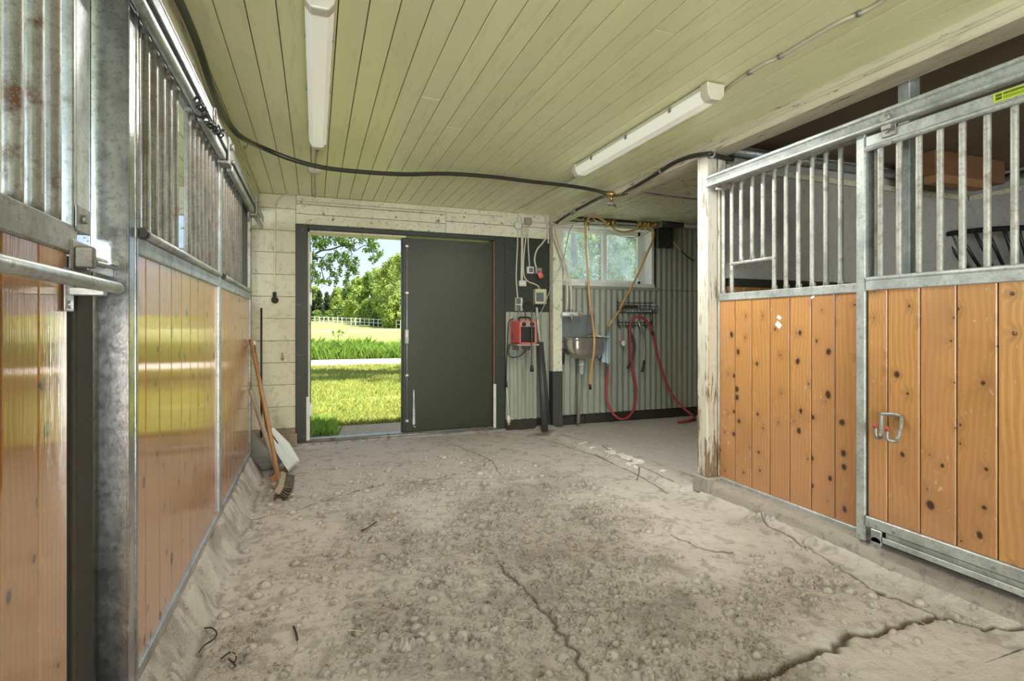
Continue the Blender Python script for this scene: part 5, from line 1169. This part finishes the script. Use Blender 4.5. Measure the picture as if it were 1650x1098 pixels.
q = onY(585, 560, 19.9); weed('low leafy weed in the middle of the tall grass', q.x, 19.9, .58)
# fence of white posts and tapes
A, B = onY(648, 555, 34), onY(470, 556, 38)
t = thing('paddock_fence', 'white tape fence with a post crossing the near paddock', 'fence', (A.x, A.y, -.05), 'white paddock fences')
dirv = (B-A); 
for f in (-.55, 0, 1.0, 1.6):
    p = A+dirv*f; MB().box(p.x-.06, p.x+.06, p.y-.06, p.y+.06, ground_z(p.y)-.1, 1.1, .01).build('post', M['white_paint'], t)
for z in (.80, .50): MB().tube([(A+dirv*-.55)*1.0+Vector((0, 0, z-A.z)), A+Vector((0, 0, z-A.z)), A+dirv*.5+Vector((0, 0, z-A.z-.03)), B+Vector((0, 0, z-B.z-.0)), A+dirv*1.6+Vector((0, 0, z-A.z))], .03, 6).build('tape', M['white_paint'], t)
t = thing('paddock_fence', 'far white post and rail fence in front of the trees', 'fence', (5, 70, ground_z(70)), 'white paddock fences')
for i in range(22):
    f = i/21; yy = 80-24*f; p = onY(500+153*f, 500, yy); z = ground_z(yy); MB().box(p.x-.05, p.x+.05, yy-.05, yy+.05, z-.1, z+.95, .01).build('post', M['white_paint'], t)
for hz in (.45, .85):
    MB().tube([Vector((onY(500+153*f, 500, 80-24*f).x, 80-24*f-.1, ground_z(80-24*f)+hz)) for f in np.linspace(0, 1, 22)], .03, 5).build('rail', M['white_paint'], t)
# trees
def tree(name, label, x, y, h, r, mat, n=2600, size=.28, trunk=.15, base=.08, shape=1.0, group=None):
    z0 = ground_z(y); t = thing(name, label, 'tree', (x, y, z0), group)
    MB().tube([(x, y, z0-.2), (x+.1, y, z0+h*.5), (x, y, z0+h*.92)], [trunk, trunk*.7, trunk*.15], 8).build('trunk', M['bark'], t)
    k = 46; th = rng.uniform(0, 6.28, k); hh = rng.uniform(base, 1, k); rad = r*np.sqrt(np.clip(1-np.abs(2*hh-.85)**2.0*.55, .05, 1))*(1-hh*.62*shape)*rng.uniform(.35, 1, k)
    cc = np.stack([x+np.cos(th)*rad, y+np.sin(th)*rad, z0+hh*h*.97], 1); cr = r*rng.uniform(.22, .42, k)*(1.1-hh*.55)
    pick = rng.integers(0, k, n); d = rng.normal(size=(n, 3)); d /= np.linalg.norm(d, axis=1)[:, None]
    c = cc[pick]+d*(cr[pick]*rng.random(n)**.35)[:, None]*np.array([1, 1, 1.15]); c[:, 2] = np.maximum(c[:, 2], z0+.05)
    fastmesh('crown', leaves(c, size, .6), mat, None, t); return t
G = 'trees beyond the paddock'
def at(u, Y): return onY(u, 500, Y).x
def treetop(u, v, Y): p = onY(u, v, Y); return (p.z-ground_z(Y))/1.05
specs = [(652, 404, 64, 3.4, 'leaf_light', 'tall light green tree beside the closed door leaf edge'), (634, 410, 69, 3.0, 'leaf_light', 'light green tree second from the closed door leaf edge'),
    (614, 430, 73, 2.9, 'leaf_light', 'light green tree third from the closed door leaf edge'), (598, 436, 78, 2.6, 'leaf_mid', 'mid green tree before the tree row sinks towards the forest'),
    (580, 446, 84, 2.8, 'leaf_light', 'low pale green tree in the middle of the doorway view'), (563, 456, 91, 2.7, 'leaf_mid', 'low mid green bushy tree next to the dark spruces'), (641, 466, 59, 2.2, 'leaf_light', 'low bushy light tree in front of the tall light green tree'),
    (617, 480, 66, 2.0, 'leaf_mid', 'low round bushy tree behind the far fence'), (594, 486, 72, 2.0, 'leaf_light', 'small pale bush at the far fence'), (674, 396, 60, 3.0, 'leaf_mid', 'tall tree hidden in part by the closed door leaf'),
    (545, 463, 103, 2.6, 'leaf_light', 'pale tree behind the dark spruces'), (505, 461, 108, 2.8, 'leaf_light', 'pale tree at the open leaf end of the forest edge'), (487, 458, 104, 2.4, 'leaf_mid', 'forest edge tree behind the open door leaf')]
for u, vt, Y, r, m, l in specs: tree('leafy_tree', l, at(u, Y), Y, treetop(u, vt, Y), r, M[m], 8500 if Y < 75 else 6000, .15 if Y < 75 else .19, group=G)
for u, vt, Y, l in ((514, 466, 94, 'dark spruce standing in the forest edge'), (527, 468, 97, 'second dark spruce close to the first'), (501, 470, 95, 'dark spruce cut by the open door leaf')): tree('spruce', l, at(u, Y), Y, treetop(u, vt, Y), 1.3, M['leaf_dark'], 3500, .18, .25, .06, 1.3, G)
hb_ = [(at(u, 90), 90) for u in (492, 511, 530, 549)]
for i, (x, y) in enumerate(hb_): tree('bush', 'low green bush at the forest edge, number %s from the open leaf' % ('one', 'two', 'three', 'four')[i], x, y, 1.7, 1.0, M['leaf_mid'], 900, .16, .06, .02, .6, 'bushes along the forest edge')
# birch whose branches hang into the doorway view
def birch():
    y0 = 9.6; x0 = -2.6
    t = thing('birch_tree', 'overhanging birch with thin drooping twigs outside the door', 'tree', (x0, y0, -.05))
    MB().tube([(x0, y0, -.2), (x0+.05, y0, 3), (x0-.05, y0, 7.5)], [.20, .15, .04], 10).build('trunk', M['bark'], t)
    def P(x, y): return onY(490+x/9.153, 360+y/9.153, 9.2)
    br = [[Vector((x0, y0, 2.35)), P(0, 520), P(120, 480), P(250, 405), P(400, 385), P(560, 335), P(690, 360), P(750, 405), P(860, 340), P(950, 320)],
          [P(120, 500), P(280, 505), P(340, 450), P(430, 465), P(520, 590)], [P(560, 335), P(640, 300), P(700, 440), P(690, 640), P(640, 860)],
          [P(250, 405), P(180, 260), P(130, 120), P(100, 20)], [Vector((x0, y0, 3.0)), P(-60, 90), P(180, 60), P(420, 60), P(700, 80), P(1000, 170)], [P(950, 320), P(1000, 400), P(1060, 560)],
          [Vector((x0, y0, 1.9)), P(-40, 700), P(90, 640), P(260, 600), P(420, 740)], [P(120, 790), P(60, 600), P(150, 380)], [P(300, 850), P(260, 700), P(230, 590)]]
    mb = MB()
    for b in br: s_ = spline(b, 6); mb.tube(s_, list(np.linspace(.020, .005, len(s_))) if len(b) > 6 else list(np.linspace(.010, .004, len(s_))), 6)
    mb.build('branches', M['bark'], t)
    cl = [(150, 170, 60, 130), (300, 270, 110, 80), (480, 230, 90, 60), (560, 260, 60, 60), (220, 330, 70, 50), (130, 470, 50, 30), (120, 620, 50, 80), (260, 590, 60, 60), (370, 640, 60, 70), (430, 750, 50, 40), (160, 760, 60, 50), (320, 130, 110, 50), (440, 140, 60, 50), (650, 580, 45, 90), (720, 650, 60, 70), (700, 330, 50, 70), (620, 300, 40, 50), (760, 560, 40, 70), (640, 760, 30, 60), (620, 860, 30, 50), (760, 720, 40, 40), (840, 220, 60, 60), (1010, 200, 70, 60), (980, 300, 50, 50), (1040, 340, 60, 60), (1060, 540, 35, 50), (1110, 460, 40, 50), (985, 510, 22, 25), (700, 180, 70, 40), (940, 390, 60, 30), (380, 880, 20, 40), (470, 850, 25, 60), (240, 860, 110, 40), (530, 700, 30, 60), (90, 850, 30, 50), (600, 480, 50, 60), (480, 470, 50, 60), (545, 580, 40, 50), (380, 520, 40, 50), (120, 110, 40, 60), (210, 150, 50, 60)]
    cs_ = []
    for (x, y, rx, ry) in cl:
        m = int(34+rx*ry/42); a = rng.normal(0, .55, (m, 3))
        for i in range(m): p = P(x+a[i, 0]*rx, y+a[i, 1]*ry); cs_.append((p.x, p.y+a[i, 2]*.25, p.z))
    # the rest of the crown, out of the doorway view
    k = 3500; c2 = np.stack([x0-.9+rng.normal(0, .8, k), y0+.4+rng.normal(0, .9, k), 4.6+rng.normal(0, 1.2, k)], 1)
    fastmesh('leaves', np.concatenate([leaves(np.array(cs_), 0.025, .62), leaves(c2, .04, .62)]), M['leaf_birch'], None, t)
birch()
# trees outside the wash bay window, and one whose shade falls on the lawn
GW = 'trees outside the wash bay window'
for i, (u, Y, h, r, m, l) in enumerate(((920, 13, 6.2, 1.6, 'leaf_light', 'light leafy tree outside the window pane over the sink'), (985, 16, 7.6, 2.0, 'leaf_mid', 'dense green tree behind the window mullion'), (1035, 12.5, 6.4, 1.6, 'leaf_mid', 'green tree at the catch side of the window'), (948, 20, 8.5, 2.2, 'leaf_dark', 'dark tree deep behind the window trees'), (1040, 23, 9.5, 2.2, 'leaf_dark', 'second dark tree deep behind the window trees'))):
    tree('garden_tree', l, at(u, Y), Y, h, r, M[m], 11000, .055 if Y < 19 else .12, .14, .12, .55, GW)
tree('shade_tree', 'broad tree out of view that shades the lawn in front of the track', 3.7, 11.6, 7.5, 2.0, M['leaf_mid'], 2600, .17, .2, .35, .4)
# ================================================================ light
W = bpy.data.worlds.new('World'); S.world = W; W.use_nodes = True; nt = W.node_tree; nt.nodes.clear()
o = nt.nodes.new('ShaderNodeOutputWorld'); bg = nt.nodes.new('ShaderNodeBackground'); sky = nt.nodes.new('ShaderNodeTexSky')
sky.sky_type = 'NISHITA'; sky.sun_disc = False; sky.sun_elevation = math.radians(52); sky.sun_rotation = math.radians(115); sky.air_density = 1.0; sky.dust_density = 2.0; sky.ozone_density = 1.0
mx = nt.nodes.new('ShaderNodeMix'); mx.data_type = 'RGBA'; mx.inputs[0].default_value = .7; mx.inputs[7].default_value = (1.75, 1.93, 2.5, 1)
nt.links.new(sky.outputs[0], mx.inputs[6]); nt.links.new(mx.outputs[2], bg.inputs[0]); bg.inputs[1].default_value = SKY_STRENGTH; nt.links.new(bg.outputs[0], o.inputs[0])
def light(name, typ, loc, energy, color=(1, 1, 1), size=None, aim=None, **k):
    d = bpy.data.lights.new(name, typ); d.energy = energy; d.color = color
    if size: d.shape = 'RECTANGLE'; d.size, d.size_y = size
    for a, b in k.items(): setattr(d, a, b)
    ob = bpy.data.objects.new(name, d); COL.objects.link(ob); ob.location = loc
    if aim is not None: ob.rotation_euler = (Vector(aim)-Vector(loc)).to_track_quat('-Z', 'Y').to_euler()
    return ob
light('sun', 'SUN', (0, 0, 20), SUN_E, (1, .95, .86), None, None, angle=math.radians(.6)).rotation_euler = Vector((-.55, .25, -.85)).to_track_quat('-Z', 'Y').to_euler()
light('gateway_fill', 'AREA', (.2, -4.9, .75), GATE_E, (1, 1, .92), (1.1, 1.3), (.2, -1.4, 2.3))  # added fill lamp behind the camera, brightens aisle and ceiling
light('stall_window_fill', 'AREA', (-1.9, -4.95, 1.65), STALL_E, (.84, .92, 1), (1.7, 1.1), (-1.1, 1, 2.3))  # area lamp standing in for daylight at the end wall window
for y, e in ((1.1, .4), (3.2, .15)): light('stall_window_fill', 'AREA', (-3.62, y, 1.75), STALL_E*e, (.86, .93, 1), (1.15, .95), (3, y, 1.35))  # added fill lamps outside the unseen outer wall windows
for x, y, e in ((.015, 2.8, .6), (1.875, 2.86, 1.1)): light('tube_lamp', 'AREA', (x, y, CEIL-.094), TUBE_E*e, (1, 1, .93), (.08, 1.4), (x, y, 0)).rotation_euler = (0, 0, 0)
light('wash_bay_fill', 'AREA', (5.3, 6.7, 2.5), WASH_E, (.92, .97, 1), (1.3, 1.2), (2.9, 4.3, .6))  # added fill lamp, kept out of sight beside the window, brightens the wash bay
v = S.view_settings; S.display_settings.display_device = 'sRGB'; v.view_transform = 'Standard'; v.look = 'None'; v.gamma = 1; v.use_curve_mapping = False; v.exposure = EXPO
S.cycles.max_bounces = 8; S.cycles.diffuse_bounces = 5; S.cycles.transparent_max_bounces = 16; S.cycles.caustics_reflective = False; S.cycles.caustics_refractive = False
S.cycles.sample_clamp_indirect = 6
